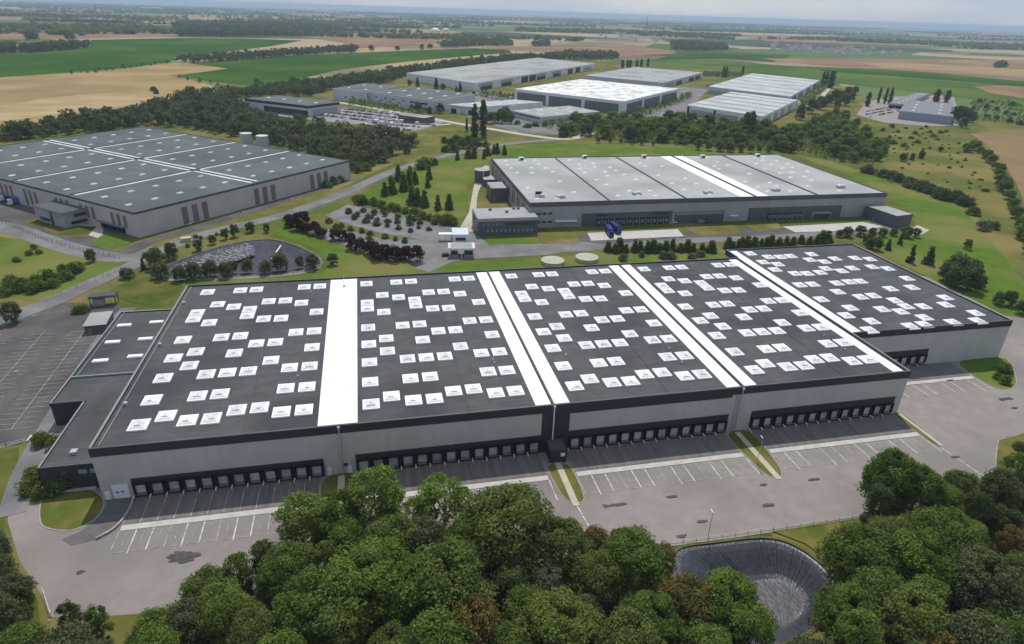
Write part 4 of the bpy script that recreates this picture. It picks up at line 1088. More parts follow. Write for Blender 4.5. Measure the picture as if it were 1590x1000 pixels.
# ---- gatehouse, canopies, small buildings
def gatehouse():
    x, y = G(697, 400)
    r = thing('gatehouse', 'white roofed entrance gatehouse on posts in front of the car park', 'gatehouse', (x, y, 0), -.12)
    w, d = G(735, 396)[0] - x, 7
    MB().box(-.3, w + .3, -1, d, 4.0, 4.9, WPAINT, top=WHITE2).build('roof', r)
    MB().box(.9, w - .9, 0, d - 1, 4.9, 5.0, ROOF2).build('roof_sheet', r)
    MB().box(w * .08, w * .36, .4, d - 1, 0, 4.0, GREYM).build('booth', r); MB().box(w * .6, w * .95, .4, d - 1, 0, 4.0, GREYM).build('booth', r)
    MB().box(w * .1, w * .34, .3, .396, 1.2, 3, GLASS).build('window', r); MB().box(w * .62, w * .93, .3, .396, 1.2, 3, GLASS).build('window', r)
    for q in (.02, .5, .98): MB().box(w * q - .15, w * q + .15, -.7, -.4, 0, 4.0, WPAINT).build('post', r)
    x, y = G(683, 377)
    r = thing('canopy', 'white and pale blue flat canopy building behind the gatehouse', 'canopy', (x, y, 0), -.1)
    w = G(726, 373)[0] - x
    MB().box(w * .45, w, 0, 11, 0, 3.8, WPAINT).build('wall', r); MB().box(w * .44, w + .1, -.1, 11.1, 3.8, 4.2, WPAINT, top=mat('pale_blue_roof', (.5, .58, .66), (.56, .62, .68), .3, .6)).build('roof', r)
    MB().box(-.5, w * .43, 2, 5, 3.2, 3.7, WHITE).build('awning', r)
    for q in (0, .2, .4): MB().box(w * q - .1, w * q + .1, 2.2, 2.4, 0, 3.2, GALV).build('post', r)
    MB().box(w * .55, w * .9, -.1, -.003, 1, 2.6, GLASS).build('window', r)
    x, y = G(140, 478)
    r = thing('shelter', 'dark open canopy over the gate beside the road, left of the annex', 'canopy', (x, y, 0), .1)
    w = 9.0
    MB().box(0, w, 0, 4.5, 3.4, 4.2, DARK2, top=ROOF).build('roof', r)
    for a, b in ((.2, .2), (w - .4, .2), (.2, 4), (w - .4, 4)): MB().box(a, a + .25, b, b + .25, 0, 3.4, DARK).build('post', r)
    MB().box(1, 4.6, 1, 3.6, 0, 2.6, GREYM).build('booth', r)
    r = thing('shed', 'small grey roofed shed tucked beside the back of the low annex', 'shed', (*G(133, 519), 0), .1)
    b0 = G(133, 519); w, d = 6.6, 11
    MB().box(0, w, 0, d, 0, 2.8, DARK2).build('wall', r); MB().box(-.3, w + .3, -.3, d + .3, 2.8, 3.1, COPD, top=ROOF2).build('roof', r); MB().box(1, 2.2, -.06, -.003, 0, 2.1, BARM).build('door', r)
    x, y = G(620, 345)


gatehouse()
for (px, py), rx, lab in (((858, 409), 5.4, 'round pale tank lid in the grass, left of the pair'), ((911, 404), 5.4, 'round pale tank lid in the grass, right of the pair')):
    x, y = G(px, py); t = thing('buried_tank', lab, 'tank', (x, y, 0), 0, 'tank lids behind the largest warehouse')
    MB().tube([(0, 0, 0), (0, 0, 1.5)], rx - .2, CONC2, 32).build('shell', t)
    MB().tube([(0, 0, 1.5), (0, 0, 1.75)], rx, mat('lichen_concrete', (.42, .42, .33), (.34, .36, .27), .3, .9, detail=8), 32).build('lid', t)
sx, sy = G(282, 377); t = thing('utility_cabinet', 'small pale green roofed cabinet among the shrubs beside the road', 'cabinet', (sx, sy, 0), .2)
MB().box(0, 4.2, 0, 3, 0, 1.8, mat('pale_green_paint', (.4, .46, .24), (.34, .4, .2), .5, .8)).build('body', t); MB().box(-.15, 4.35, -.15, 3.15, 1.8, 2.0, MATS['pale_green_paint']).build('lid', t)

# stones in the upper basin
def stones():
    r_ = random.Random(12); V = []; F = []
    reg = [G(*p) for p in ((240, 424), (275, 408), (330, 390), (378, 377), (392, 380), (395, 392), (370, 400), (330, 412), (300, 424), (262, 429))]
    xs, ys = [p[0] for p in reg], [p[1] for p in reg]
    def inside(x, y):
        c = False
        for i in range(len(reg)):
            (x0, y0), (x1, y1) = reg[i], reg[i - 1]
            if (y0 > y) != (y1 > y) and x < (x1 - x0) * (y - y0) / (y1 - y0) + x0: c = not c
        return c
    n = 0
    while n < 1300:
        x, y = r_.uniform(min(xs), max(xs)), r_.uniform(min(ys), max(ys))
        if not inside(x, y): continue
        n += 1; s = r_.uniform(.25, .75); b = len(V); z = -1.0 + r_.uniform(-.2, .5)
        for dx, dy, dz in ((-1, -1, -.6), (1, -.8, -.6), (1, 1, -.6), (-1, .9, -.6), (-.6, -.7, .7), (.7, -.5, .6), (.5, .7, .75), (-.7, .6, .5)):
            V.append((x + dx * s * r_.uniform(.7, 1.2), y + dy * s * r_.uniform(.7, 1.2), z + dz * s))
        F += [(b, b + 1, b + 5, b + 4), (b + 1, b + 2, b + 6, b + 5), (b + 2, b + 3, b + 7, b + 6), (b + 3, b, b + 4, b + 7), (b + 4, b + 5, b + 6, b + 7)]
    me = bpy.data.meshes.new('rubble_stones'); me.from_pydata(V, [], F); me.materials.append(STONE); me.update()
    o = link(bpy.data.objects.new('rubble_stones', me)); tag(o, 'grey rubble stones filling one end of the upper basin', 'stones', None, 'stuff')
    sheet('rubble_bed', reg, -1.05, STONE, world_xy=True)


stones()
ribbon('basin_rim', [(236, 426), (262, 411), (300, 396), (345, 382), (385, 374), (425, 372), (462, 382), (490, 396), (500, 409), (484, 418), (440, 425), (380, 429), (310, 432), (262, 432), (238, 428)], 1.3, .1, mat('gravel_rim', (.2, .19, .16), (.09, .1, .045), .5, .95, detail=10), 4)
ribbon('near_bank', [(240, 430), (262, 434), (310, 433.5), (380, 431), (440, 427), (480, 421), (496, 413)], 2.6, .08, mat('gravel_bank', (.3, .295, .28), (.16, .16, .13), .7, .95, detail=10), 4)
ribbon('pond_rim', [p for p in POND] + [POND[0]], .7, .09, mat('rim_soil', (.14, .12, .05), (.09, .1, .03), .4, .95), 0, world_xy=True)
lw_ = MB(); a, b = G(436, 381), G(421, 397)
lw_.tube([(a[0], a[1], -.1), (b[0], b[1], -1.6)], .35, WPAINT, 6); tag(lw_.build('inlet_pipe'), 'white pipe running down the dark liner of the upper basin', 'pipe')

# ------------------------------------------------------------------ vegetation
def crown_np(seed, clumps, leaves, leaf, hgt=1.0, rad=.42, base=.25, shape='round', clr=(.14, .24), inner=.1):
    """leaf faces on clumps spread through the crown of a tree of height 1"""
    r = np.random.default_rng(seed)
    V, T = [], []
    per = max(4, leaves // clumps)
    top = 1.0
    for c in range(clumps):
        if shape == 'round':
            t = r.uniform(0, 1) ** .75; ang = r.uniform(0, 2 * np.pi)
            z = base + (top - base - .08) * t
            prof = np.sqrt(max(0.03, 1 - ((t - .42) / .64) ** 2))
            rr = rad * prof * np.sqrt(r.uniform(.25, 1)) * .82
        elif shape == 'column':
            t = r.uniform(0, 1); ang = r.uniform(0, 2 * np.pi); z = base + (top - base - .05) * t
            prof = min(1, .55 + 1.4 * t) * min(1, 2.2 * (1.03 - t)); rr = rad * prof * r.uniform(.2, .8)
        elif shape == 'cone':
            t = r.uniform(0, 1) ** 1.3; ang = r.uniform(0, 2 * np.pi); z = base + (top - base - .04) * t
            rr = rad * (1.05 - t) * np.sqrt(r.uniform(.2, 1)) * .85
        else:
            t = r.uniform(0, 1); ang = r.uniform(0, 2 * np.pi); z = base + (top - base) * t * .8
            rr = rad * np.sqrt(max(.05, 1 - t * t)) * np.sqrt(r.uniform(.1, 1)) * .9
        C = np.array([rr * np.cos(ang), rr * np.sin(ang), z])
        cr = r.uniform(*clr) * (rad / .42 if shape in ('column', 'cone') else 1.0)
        if shape in ('column', 'cone'): cr *= .75
        tint = np.clip(r.normal(.45, .28), 0, 1)
        d = r.normal(size=(per, 3)); d[:, 2] += .35; d /= np.linalg.norm(d, axis=1)[:, None]
        rad_ = cr * r.uniform(.45, 1.08, per) ** .6
        p = C + d * rad_[:, None] * np.array([1, 1, .8])
        nrm = d + r.normal(size=(per, 3)) * .55; nrm /= np.linalg.norm(nrm, axis=1)[:, None]
        a = np.cross(nrm, r.normal(size=(per, 3))); a /= np.linalg.norm(a, axis=1)[:, None] + 1e-9
        b = np.cross(nrm, a)
        s = leaf * r.uniform(.6, 1.3, per)[:, None]
        q = np.stack([p - a * s, p - b * s * .6, p + a * s, p + b * s * .6], 1)
        V.append(q.reshape(-1, 3)); T.append(np.clip(tint + r.normal(0, .12, per), 0, 1))
    V = np.concatenate(V); T = np.concatenate(T)
    V[:, 2] = np.maximum(V[:, 2], .01)
    return V, T


def trunk_mesh(name, seed, th=.45, r0=.02, limbs=5, base=.25, spread=.25):
    r_ = random.Random(seed); b = MB()
    ben = r_.uniform(-.03, .03)
    b.tube([(0, 0, 0), (ben * .4, 0, th * .5), (ben, ben * .5, th), (ben, 0, .8)], [r0 * 1.25, r0, r0 * .75, r0 * .25], BARK, 7)
    for k in range(limbs):
        a = 2 * math.pi * (k + r_.random() * .6) / limbs; z = th * r_.uniform(.65, 1.0); L = spread * r_.uniform(.7, 1.1)
        b.tube([(ben * .6, 0, z), (L * .5 * math.cos(a), L * .5 * math.sin(a), z + .12), (L * math.cos(a), L * math.sin(a), z + .27)], [r0 * .5, r0 * .35, r0 * .12], BARK, 5)
    return b.mesh(name)


VEG = {}


def proto(kind, n, shape, clumps, leaves, leaf, m, rad, base, **kw):
    VEG[kind] = []
    for k in range(n):
        V, T = crown_np(hash(kind) % 1000 + k * 17 if False else sum(map(ord, kind)) + k * 17, clumps, leaves, leaf, rad=rad, base=base, shape=shape, **kw)
        me = np_mesh('crown', V, np.arange(len(V)).reshape(-1, 4), [m], T)
        VEG[kind].append((trunk_mesh('trunk', k + 3, th=base + .15 if shape != 'column' else .2, base=base, spread=rad * .6, r0=.018 if shape != 'shrub' else .01), me))


proto('near', 6, 'round', 150, 21000, .0165, LEAF, .44, .22, clr=(.06, .13))
proto('nearb', 4, 'round', 90, 13000, .0175, LEAF, .33, .2, clr=(.075, .15))
proto('slim', 3, 'round', 70, 9000, .016, LEAF, .3, .16, clr=(.05, .11))
proto('mid', 5, 'round', 34, 2400, .04, LEAF, .42, .14, clr=(.1, .2))
proto('poplar', 3, 'column', 90, 3600, .02, LEAFD, .13, .03, clr=(.16, .3))
proto('cone', 4, 'cone', 70, 2400, .034, LEAFD, .25, .05, clr=(.14, .26))
proto('shrub', 4, 'shrub', 20, 1300, .075, LEAF, .62, .08, clr=(.24, .4))
proto('sparse', 2, 'round', 52, 4200, .017, LEAFL, .32, .3, clr=(.04, .09))
for tm_, cm_ in VEG['sparse']:
    tm_.materials[0] = BARKP
_cnt = {}


def tree(kind, x, y, h, label, cat='tree', group=None, m=None, wide=1.0, name=None, z=0.0):
    k = _cnt.get(kind, 0); _cnt[kind] = k + 1
    tm, cm = VEG[kind][(k * 7 + int(abs(x) * 3)) % len(VEG[kind])]
    nm = name or ('purple_leaf_tree' if m is LEAFP else None) or {'near': 'broadleaf_tree', 'nearb': 'broadleaf_tree', 'sparse': 'young_tree', 'slim': 'young_tree', 'mid': 'broadleaf_tree', 'poplar': 'poplar_tree', 'cone': 'conical_tree', 'shrub': 'shrub'}[kind]
    if kind == 'sparse': nm = 'young_tree'
    r = thing(nm, label, cat, (x, y, z - .02), rng.uniform(0, 6.28), group)
    r.scale = (h * wide, h * wide, h)
    for n_, me in (('trunk', tm), ('crown', cm)):
        o = link(bpy.data.objects.new(n_ if kind != 'shrub' or n_ == 'trunk' else 'foliage', me)); o.parent = r
        if m and n_ == 'crown': o.material_slots[0].link = 'OBJECT'; o.material_slots[0].material = m
    return r


def top(px, py, h):
    """foot of a tree of height h whose top is seen at a point of the photograph"""
    return G(px, py, h)


def inpoly(x, y, reg):
    c = False
    for i in range(len(reg)):
        (x0, y0), (x1, y1) = reg[i], reg[i - 1]
        if (y0 > y) != (y1 > y) and x < (x1 - x0) * (y - y0) / (y1 - y0) + x0: c = not c
    return c


def scatter(reg, gap, seed, n=99999, avoid=()):
    r_ = random.Random(seed); xs, ys = [p[0] for p in reg], [p[1] for p in reg]; out_ = []; cell = {}
    tries = int((max(xs) - min(xs)) * (max(ys) - min(ys)) / (gap * gap) * 14)
    for _ in range(tries):
        x, y = r_.uniform(min(xs), max(xs)), r_.uniform(min(ys), max(ys))
        if not inpoly(x, y, reg): continue
        i, j = int(x // gap), int(y // gap)
        if any((x - a) ** 2 + (y - b) ** 2 < gap * gap for di in (-1, 0, 1) for dj in (-1, 0, 1) for a, b in cell.get((i + di, j + dj), ())): continue
        if any((x - a) ** 2 + (y - b) ** 2 < (gap * .8) ** 2 for a, b in avoid): continue
        cell.setdefault((i, j), []).append((x, y)); out_.append((x, y))
        if len(out_) >= n: break
    return out_


def px_poly_(pts): return [G(*p) for p in pts]


# the wood in front: named trees first
FRONT = []
def front(px, py, h, wide, label, kind='near', m=None):
    x, y = top(px, py, h); FRONT.append((x, y)); tree(kind, x, y, h, label, m=m, wide=wide)


front(462, 772, 16, 1.25, 'slender light green tree, first from the left of the row before the docks', 'slim', LEAFL)
front(524, 766, 14, 1.1, 'thin gappy tree between two slender trees at the yard edge', 'slim')
front(578, 732, 17, 1.4, 'tallest slender tree at the yard edge, crown reaching the dock bays of the second section', 'slim', LEAFL)
front(688, 740, 16, 1.45, 'gappy bright tree with pale bare twigs, just right of the tallest slender tree', 'sparse', LEAFL)
front(612, 812, 14, 1.1, 'rounded tree just below the tallest slender tree at the yard edge')
front(735, 800, 14, 1.0, 'tree wedged between the gappy bright tree and the big round tree')
front(655, 812, 13, 1.0, 'dull tree below the small tree at the yard edge', m=LEAFD)
front(505, 842, 12, 1.0, 'dull tree under the thin gappy tree at the yard edge', 'slim')
front(445, 852, 13, 1.1, 'dim rounded tree under the first slender tree')
front(590, 850, 15, 1.1, 'full rounded tree under the tallest slender tree', m=LEAFL)
front(535, 815, 13, 1.0, 'tree filling the gap right of the thin gappy tree', 'nearb')
front(640, 775, 12, .9, 'small thin tree standing between the two gappy trees at the yard edge', 'sparse')
front(790, 772, 19, 1.25, 'big round dark green tree in the middle of the front wood')
front(875, 815, 14, 1.1, 'rounded tree leaning out right of the big round tree at the yard edge')
front(985, 833, 14, 1.25, 'broad tree between the big round tree and the lined pond')
front(930, 868, 12, 1.1, 'low tree below the broad tree beside the lined pond')
front(560, 868, 17, 1.2, 'broad bright crowned tree below the slender row, left of centre', m=LEAFL)
front(690, 862, 18, 1.2, 'large domed tree below the gappy bright tree, left of centre')
front(480, 905, 15, 1.2, 'wide tree at the bottom left of the front wood beneath the slender row')
front(362, 862, 12, .9, 'leaning tree with a thin top over the yard, left end of the front wood', 'slim')
front(405, 838, 12, .8, 'small dark tree tucked left of the first slender tree', 'slim', LEAFD)
front(318, 892, 11, 1.1, 'low tree at the yard corner, left end of the front wood')
front(430, 870, 12, 1.0, 'mid height tree with a browning side, left end of the front wood', m=None)
front(100, 936, 9, .8, 'left one of two small trees on the bare verge at bottom left', 'slim', LEAFD)
front(143, 942, 9, .8, 'right one of two small trees on the bare verge at bottom left', 'slim')
front(238, 958, 11, 1.1, 'bushy tree at the bottom edge under the bare verge', m=LEAFL)
front(285, 940, 12, 1.0, 'dark bushy tree between the bare verge and the front wood', m=LEAFD)
front(1072, 905, 14, .95, 'rusty brown tree below the lined pond', m=LEAFB)
front(735, 940, 15, .9, 'yellowing tree at the bottom edge, centre of the front wood', m=LEAFB)
front(1140, 903, 14, 1.15, 'round bright tree right of the rusty brown tree', m=LEAFL)
front(870, 938, 16, 1.15, 'round bright tree at the bottom edge below the big round tree', m=LEAFL)
front(985, 965, 15, 1.1, 'round tree at the bottom edge, left of the rusty brown tree')
front(1398, 703, 19, .75, 'tallest tree on the right, its pointed crown over the yard')
front(1440, 728, 16, .8, 'narrower tree just right of the tallest tree on the right')
front(1376, 752, 15, .7, 'left flank tree of the right hand wood beside the grass bank', 'slim', LEAFD)
front(1352, 828, 16, 1.1, 'leafy tree at the lower left edge of the right hand wood')
front(1480, 800, 17, 1.0, 'rounded dull green tree in the upper middle of the right hand wood')
front(1562, 733, 14, .8, 'dark blue green tree at the right edge beside the grass island', 'near', LEAFD)
front(1527, 760, 13, .8, 'dark pointed tree left of the dark tree at the right edge', 'slim', LEAFD)
front(1578, 818, 13, .75, 'small reddish tree deep in the wood at the right edge', 'slim', LEAFB)
front(1440, 838, 17, 1.15, 'broad tree in the heart of the right hand wood')
front(1330, 925, 14, 1.1, 'round tree at the foot of the lined pond, right hand wood')
front(1425, 925, 15, 1.1, 'bright round tree at the bottom of the right hand wood', m=LEAFL)
front(1540, 870, 17, 1.1, 'large dim tree near the right edge in the right hand wood', m=LEAFD)
front(1400, 815, 15, .9, 'mid green tree behind the leafy edge tree of the right hand wood')
front(1500, 735, 12, .9, 'low tree at the back of the right hand wood beside the dashed line')
wood = [G(*p) for p in ((-60, 850), (10, 860), (30, 930), (50, 1000), (60, 1060), (262, 1060), (292, 1000), (330, 950), (430, 938), (560, 915), (700, 895), (870, 876), (935, 870), (1035, 900), (1065, 960), (1110, 1010), (1180, 1040), (1300, 1010), (1320, 950), (1345, 880), (1360, 825), (1470, 795), (1560, 770), (1640, 760))] + [(215, -95), (120, -120), (20, -120), (-60, -70)]
k = 0
for x, y in scatter(wood, 6.8, 5, avoid=FRONT):
    px, py = P(x, y, 13)
    if math.hypot(x - CAM.x, y - CAM.y) < 34: continue
    h = rng.uniform(11, 15.5) if py > 900 else rng.uniform(9, 12)
    if px < 60: h *= .8
    m = rng.choice([None, None, None, LEAFL, LEAFD, LEAFL, LEAFD, LEAFG])
    if rng.random() < .06: m = LEAFB
    hl = px < 260
    if py > 1075 or px < -60 or px > 1650: continue
    tree(rng.choice(('near', 'near', 'nearb', 'nearb', 'slim')) if py < 1030 else 'near', x, y, h * rng.uniform(.85, 1.12), 'one of the crowded trees of the dim wood at the bottom left edge' if hl else ('one of the close set trees filling the wood at the bottom right' if px > 1280 else 'one of the close set trees filling the wood along the bottom edge'), m=m, wide=rng.uniform(.95, 1.2),
         group='trees of the front wood, left' if hl else ('trees of the front wood, right' if px > 1280 else 'trees of the front wood, middle'))
# undergrowth
for x, y in []:
    tree('shrub', x, y, rng.uniform(2, 3.6), 'one of the low shrubs under the trees of the front wood', 'shrub', 'undergrowth of the front wood', m=LEAFD)


def trees(kind, pts, h, label, group, cat='tree', m=None, wide=1.0, jit=.24, name=None):
    for p in pts:
        x, y = G(*p[:2]); x += rng.uniform(-.9, .9); y += rng.uniform(-1.4, 1.4); hh = p[2] if len(p) > 2 else h * rng.uniform(1 - jit, 1 + jit)
        tree(kind, x, y, hh, label, cat, group, m=m, wide=wide * rng.uniform(.82, 1.25), name=name)


# round the upper basin
LB = ['big', 'second big']
trees('mid', [(240, 416, 9)], 9, 'large dark tree at the left tip of the stone basin', None, wide=1.1)
trees('mid', [(268, 402, 8)], 8, 'dark tree just right of the large one left of the stone basin', None, m=LEAFD)
trees('mid', [(198, 432, 4.5)], 8, 'round dark bush beside the road, left of the stone filled basin', None, m=LEAFD, wide=1.3)
trees('cone', [(223, 420, 5.5)], 8, 'narrow small tree at the road bend beside the stone filled basin', None)
trees('mid', [(250, 433), (277, 436), (306, 431), (330, 429), (352, 432), (361, 424), (385, 422), (412, 424), (439, 420), (466, 416), (488, 416), (517, 413)], 6.2, 'one of the small dark trees lining the near bank of the stone filled basin', 'trees on the near bank of the basin', wide=1.1, m=LEAFD)
trees('mid', [(312, 389), (346, 373), (368, 367), (391, 362), (414, 361), (330, 380)], 5.8, 'one of the round dark trees between the road and the stone filled basin', 'trees on the far bank of the basin', m=LEAFD)
trees('shrub', [(255, 400), (272, 392), (290, 385), (315, 372), (335, 365), (350, 360), (260, 388), (225, 400)], 2.0, 'one of the rough shrubs on the verge beside the road above the basin', 'verge shrubs', 'shrub')
trees('shrub', [(303, 370)], 2.4, 'rusty orange shrub on the verge above the stone filled basin', None, 'shrub', m=LEAFB)
# purple trees
trees('mid', [(449, 352), (458, 357), (470, 356)], 8.5, 'one of the large deep purple trees at the upper left end of the purple rows', 'large purple trees', m=LEAFP, wide=1.05)
trees('mid', [(474, 362), (489, 364), (503, 367), (519, 372), (530, 374)], 6, 'one of the purple leaved trees in the upper row along the car park drive', 'purple trees, upper row', m=LEAFP, wide=1.1)
trees('mid', [(546, 386), (561, 391), (573, 395), (580, 399), (590, 402), (600, 399), (604, 405), (612, 406), (622, 405), (631, 404), (648, 406)], 6.6, 'one of the purple leaved trees in the lower row towards the gatehouse', 'purple trees, lower row', m=LEAFP, wide=1.0)
trees('shrub', [(512, 345), (530, 352), (545, 357), (560, 361), (577, 366), (597, 371), (612, 373), (632, 376), (520, 356), (575, 374)], 2.8, 'one of the clipped green shrubs between the car park and its drive', 'car park shrubs', 'shrub')
trees('shrub', [(556, 312), (568, 315), (580, 319), (593, 321), (606, 325), (618, 328), (632, 331), (645, 335), (656, 338), (668, 342), (680, 345), (692, 348), (702, 348), (560, 318), (600, 330), (640, 342), (673, 348)], 4.6, 'one of the bushes in the hedge along the upper edge of the car park', 'car park hedge', 'shrub')
trees('cone', [(600, 304), (613, 301), (627, 297), (637, 291), (646, 285), (625, 285), (637, 279), (665, 291), (668, 279), (640, 318), (650, 318), (660, 320), (678, 326), (695, 324), (607, 297), (618, 281)], 9.5, 'one of the young conical trees on the green bank above the car park', 'young trees on the green bank', m=LEAF, wide=1.15)
trees('cone', [(708, 248), (726, 246), (737, 245), (750, 246), (758, 241), (766, 239), (783, 240), (773, 238)], 8.5, 'one of the small conical trees along the road at the top of the green bank', 'young trees along the road', m=LEAF, wide=1.2)
trees('shrub', [(655, 262), (664, 258), (673, 256), (660, 254)], 6, 'one of the bushes on the roadside beside the green bank', 'roadside bushes', 'shrub')
trees('shrub', [(540, 332), (556, 336), (572, 339), (588, 342), (604, 345), (620, 348), (636, 351), (652, 354), (668, 357), (548, 342), (566, 346), (584, 350), (602, 353), (620, 357), (640, 360), (565, 330), (582, 333), (600, 336), (618, 340), (636, 343), (654, 347)], 2.7, 'one of the small dark planted bushes dotted in rows over the upper car park', 'car park dot bushes', 'shrub', m=LEAFD)
# poplars
tree('poplar', *G(737, 214), 31, 'left one of the two tallest dark poplars before the estate', 'tree', wide=1.1)
tree('poplar', *G(750, 213), 33, 'right one of the two tallest dark poplars before the estate', 'tree', wide=1.1)
trees('poplar', [(724, 205, 13)], 0, 'short dark poplar left of the two tallest poplars', None)
trees('poplar', [(1276, 135, 27), (1281, 136, 29), (1286, 136, 29), (1290, 136, 28)], 0, 'one of four tall poplars at the far corner of the pale seamed roofs', 'four poplars', wide=1.1)
trees('poplar', [(1346, 165, 20)], 0, 'dark poplar standing left of three others near the blue grey shed', None, wide=1.6)
trees('poplar', [(1363, 160, 22), (1372, 161, 22), (1380, 161, 23)], 0, 'one of three dark poplars behind the yard of the blue grey shed', 'three poplars', wide=1.15)
trees('poplar', [(1452, 158, 19), (1469, 159, 18)], 0, 'one of two stout poplars behind the roof of the blue grey shed', 'two stout poplars', wide=1.9)
trees('poplar', [(1121, 120, 22), (1127, 120, 21), (1153, 116, 18)], 0, 'one of three far poplars behind the pale seamed roofs', 'far poplars', wide=1.3)
trees('poplar', [(966, 106, 18), (974, 105, 17), (978, 105, 17), (989, 104, 17), (995, 104, 17), (1006, 103, 18)], 0, 'one of the dark far poplars behind the grey roofed warehouse', 'poplars behind the grey roof', wide=1.7)
tree('mid', *G(1160, 212), 24, 'tall oval dark tree in front of the near pale seamed roof', m=LEAFD, wide=.72)
trees('mid', [(637, 133), (688, 141)], 9, 'one of the rounded dark trees before the end wall of the farthest warehouse', 'trees before the farthest warehouse', m=LEAFD)
trees('cone', [(649, 134, 13), (677, 138, 15), (708, 143, 9), (714, 142, 12)], 9, 'one of the pointed dark trees before the end wall of the farthest warehouse', 'pointed trees before the farthest warehouse')
trees('mid', [(640, 172), (650, 175), (668, 177), (685, 176), (710, 153), (722, 153), (735, 150)], 9, 'one of the dark trees round the grey factory wing', 'trees round the grey factory wing', m=LEAFD)
trees('mid', [(762, 192), (770, 190), (779, 191), (786, 188), (792, 192), (778, 184)], 12, 'one of the trees beside the cream roofed workshop, right of the tallest poplars', 'trees by the cream roofed workshop')
trees('shrub', [(805, 194), (830, 196), (845, 197), (858, 192), (820, 198)], 5, 'one of the bushes before the wide low workshop', 'workshop bushes', 'shrub')
trees('shrub', [(690, 222), (700, 226), (711, 220), (717, 230), (726, 222), (733, 232), (741, 226), (706, 236), (690, 236), (755, 228)], 6, 'one of the dark bushes on the rough slope below the tallest poplars', 'bushes on the rough slope', 'shrub', m=LEAFD)
# belt behind the second warehouse
BELT = [G(*p) for p in ((868, 214), (885, 196), (940, 190), (1000, 188), (1060, 188), (1130, 198), (1200, 204), (1236, 214), (1240, 232), (1200, 232), (1130, 230), (1075, 226), (1000, 221), (900, 215))]
for x, y in scatter(BELT, 9.2, 21, 75):
    tree('mid', x, y, rng.uniform(9, 14), 'one of the crowded trees in the green belt behind the mid grey warehouse', 'tree', 'trees of the green belt', m=rng.choice([None, LEAFL, LEAFD, None]), wide=rng.uniform(1.2, 1.5))
trees('mid', [(928, 222), (946, 222), (963, 223), (980, 225), (996, 225), (1014, 227)], 5.5, 'one of six pale young trees on the grass behind the mid grey warehouse', 'six pale young trees', m=LEAFG, wide=.9)
trees('mid', [(1084, 233), (1100, 234), (1116, 235), (1133, 236), (1150, 236), (1164, 237), (1179, 237), (1193, 237), (1214, 236), (1228, 238)], 8, 'one of the rounded trees close behind the roof of the mid grey warehouse', 'row behind the mid grey roof')
RW = [G(*p) for p in ((1206, 236), (1228, 212), (1262, 190), (1290, 178), (1318, 190), (1336, 205), (1362, 222), (1378, 240), (1352, 256), (1300, 250), (1245, 238))]
trees('mid', [(1260, 176), (1272, 170), (1285, 165), (1296, 160), (1305, 156), (1315, 150), (1326, 148), (1320, 158), (1310, 164), (1240, 186), (1298, 170)], 15, 'one of the dark trees between the pale seamed roofs and the blue grey shed', 'trees between the sheds', m=LEAFD)
trees('mid', [(1482, 190, 19), (1490, 188, 17), (1500, 186, 14), (1508, 190, 12), (1494, 198, 12)], 15, 'one of the big dark trees at the right end of the blue grey shed', 'trees right of the shed', m=LEAFD)
trees('shrub', [(1512, 170), (1530, 168), (1545, 172), (1560, 178), (1575, 180), (1590, 182), (1548, 186), (1568, 190), (1585, 194), (1600, 188), (1530, 182), (1520, 160), (1540, 160), (1570, 165)], 5.5, 'one of the bushes in the rough patch right of the blue grey shed', 'rough patch bushes', 'shrub', m=LEAFD)
trees('shrub', [(1372, 204), (1383, 198), (1395, 206), (1408, 200), (1418, 208), (1430, 201), (1443, 206), (1399, 216), (1415, 216), (1425, 222), (1448, 213), (1462, 207), (1388, 224), (1440, 198), (1379, 214), (1405, 228)], 3.2, 'one of the scattered low bushes in the meadow before the blue grey shed', 'meadow bushes', 'shrub', wide=1.2)
trees('mid', [(1402, 250), (1415, 248), (1428, 246), (1460, 236)], 6, 'one of the lone rounded trees in the middle of the meadow', 'lone meadow trees', m=LEAFD)
trees('shrub', [(1346, 269, 8), (1372, 275, 6), (1383, 278, 6), (1394, 282, 6.5), (1410, 288, 6), (1420, 292, 6.5), (1432, 296, 7), (1442, 300, 6.5), (1455, 307, 7), (1467, 311, 7.5), (1480, 312, 7), (1493, 318, 6.5), (1506, 322, 6), (1512, 334, 5)], 6.5, 'one of the dark bushes in the hedge running down the right lawn', 'hedge on the lawn', 'shrub', m=LEAFD, wide=1.1)
trees('shrub', [(1520, 356), (1536, 352), (1545, 356)], 4.6, 'one of the grey green bushes on the lawn below the hedge', 'grey green bushes', 'shrub', m=LEAFG)
trees('mid', [(1500, 236), (1510, 233), (1520, 238), (1531, 246), (1540, 254), (1546, 264), (1548, 275), (1554, 286), (1560, 298), (1566, 310), (1570, 324), (1576, 338), (1583, 354), (1590, 372), (1552, 268), (1562, 290), (1598, 395)], 7.5, 'one of the trees in the hedge along the reddish bare field', 'hedge along the bare field', wide=1.5)
for x, y in scatter(px_poly_([(1372, 206), (1480, 204), (1500, 240), (1535, 300), (1500, 300), (1400, 262), (1385, 235)]), 9, 61, 60):
    tree('shrub', x, y, rng.uniform(.7, 2.2), 'one of the low scrub tufts dotting the rough meadow right of the mid grey warehouse', 'shrub', 'scrub tufts in the meadow', m=rng.choice([None, LEAFD, LEAFL]), wide=rng.uniform(1, 1.8))
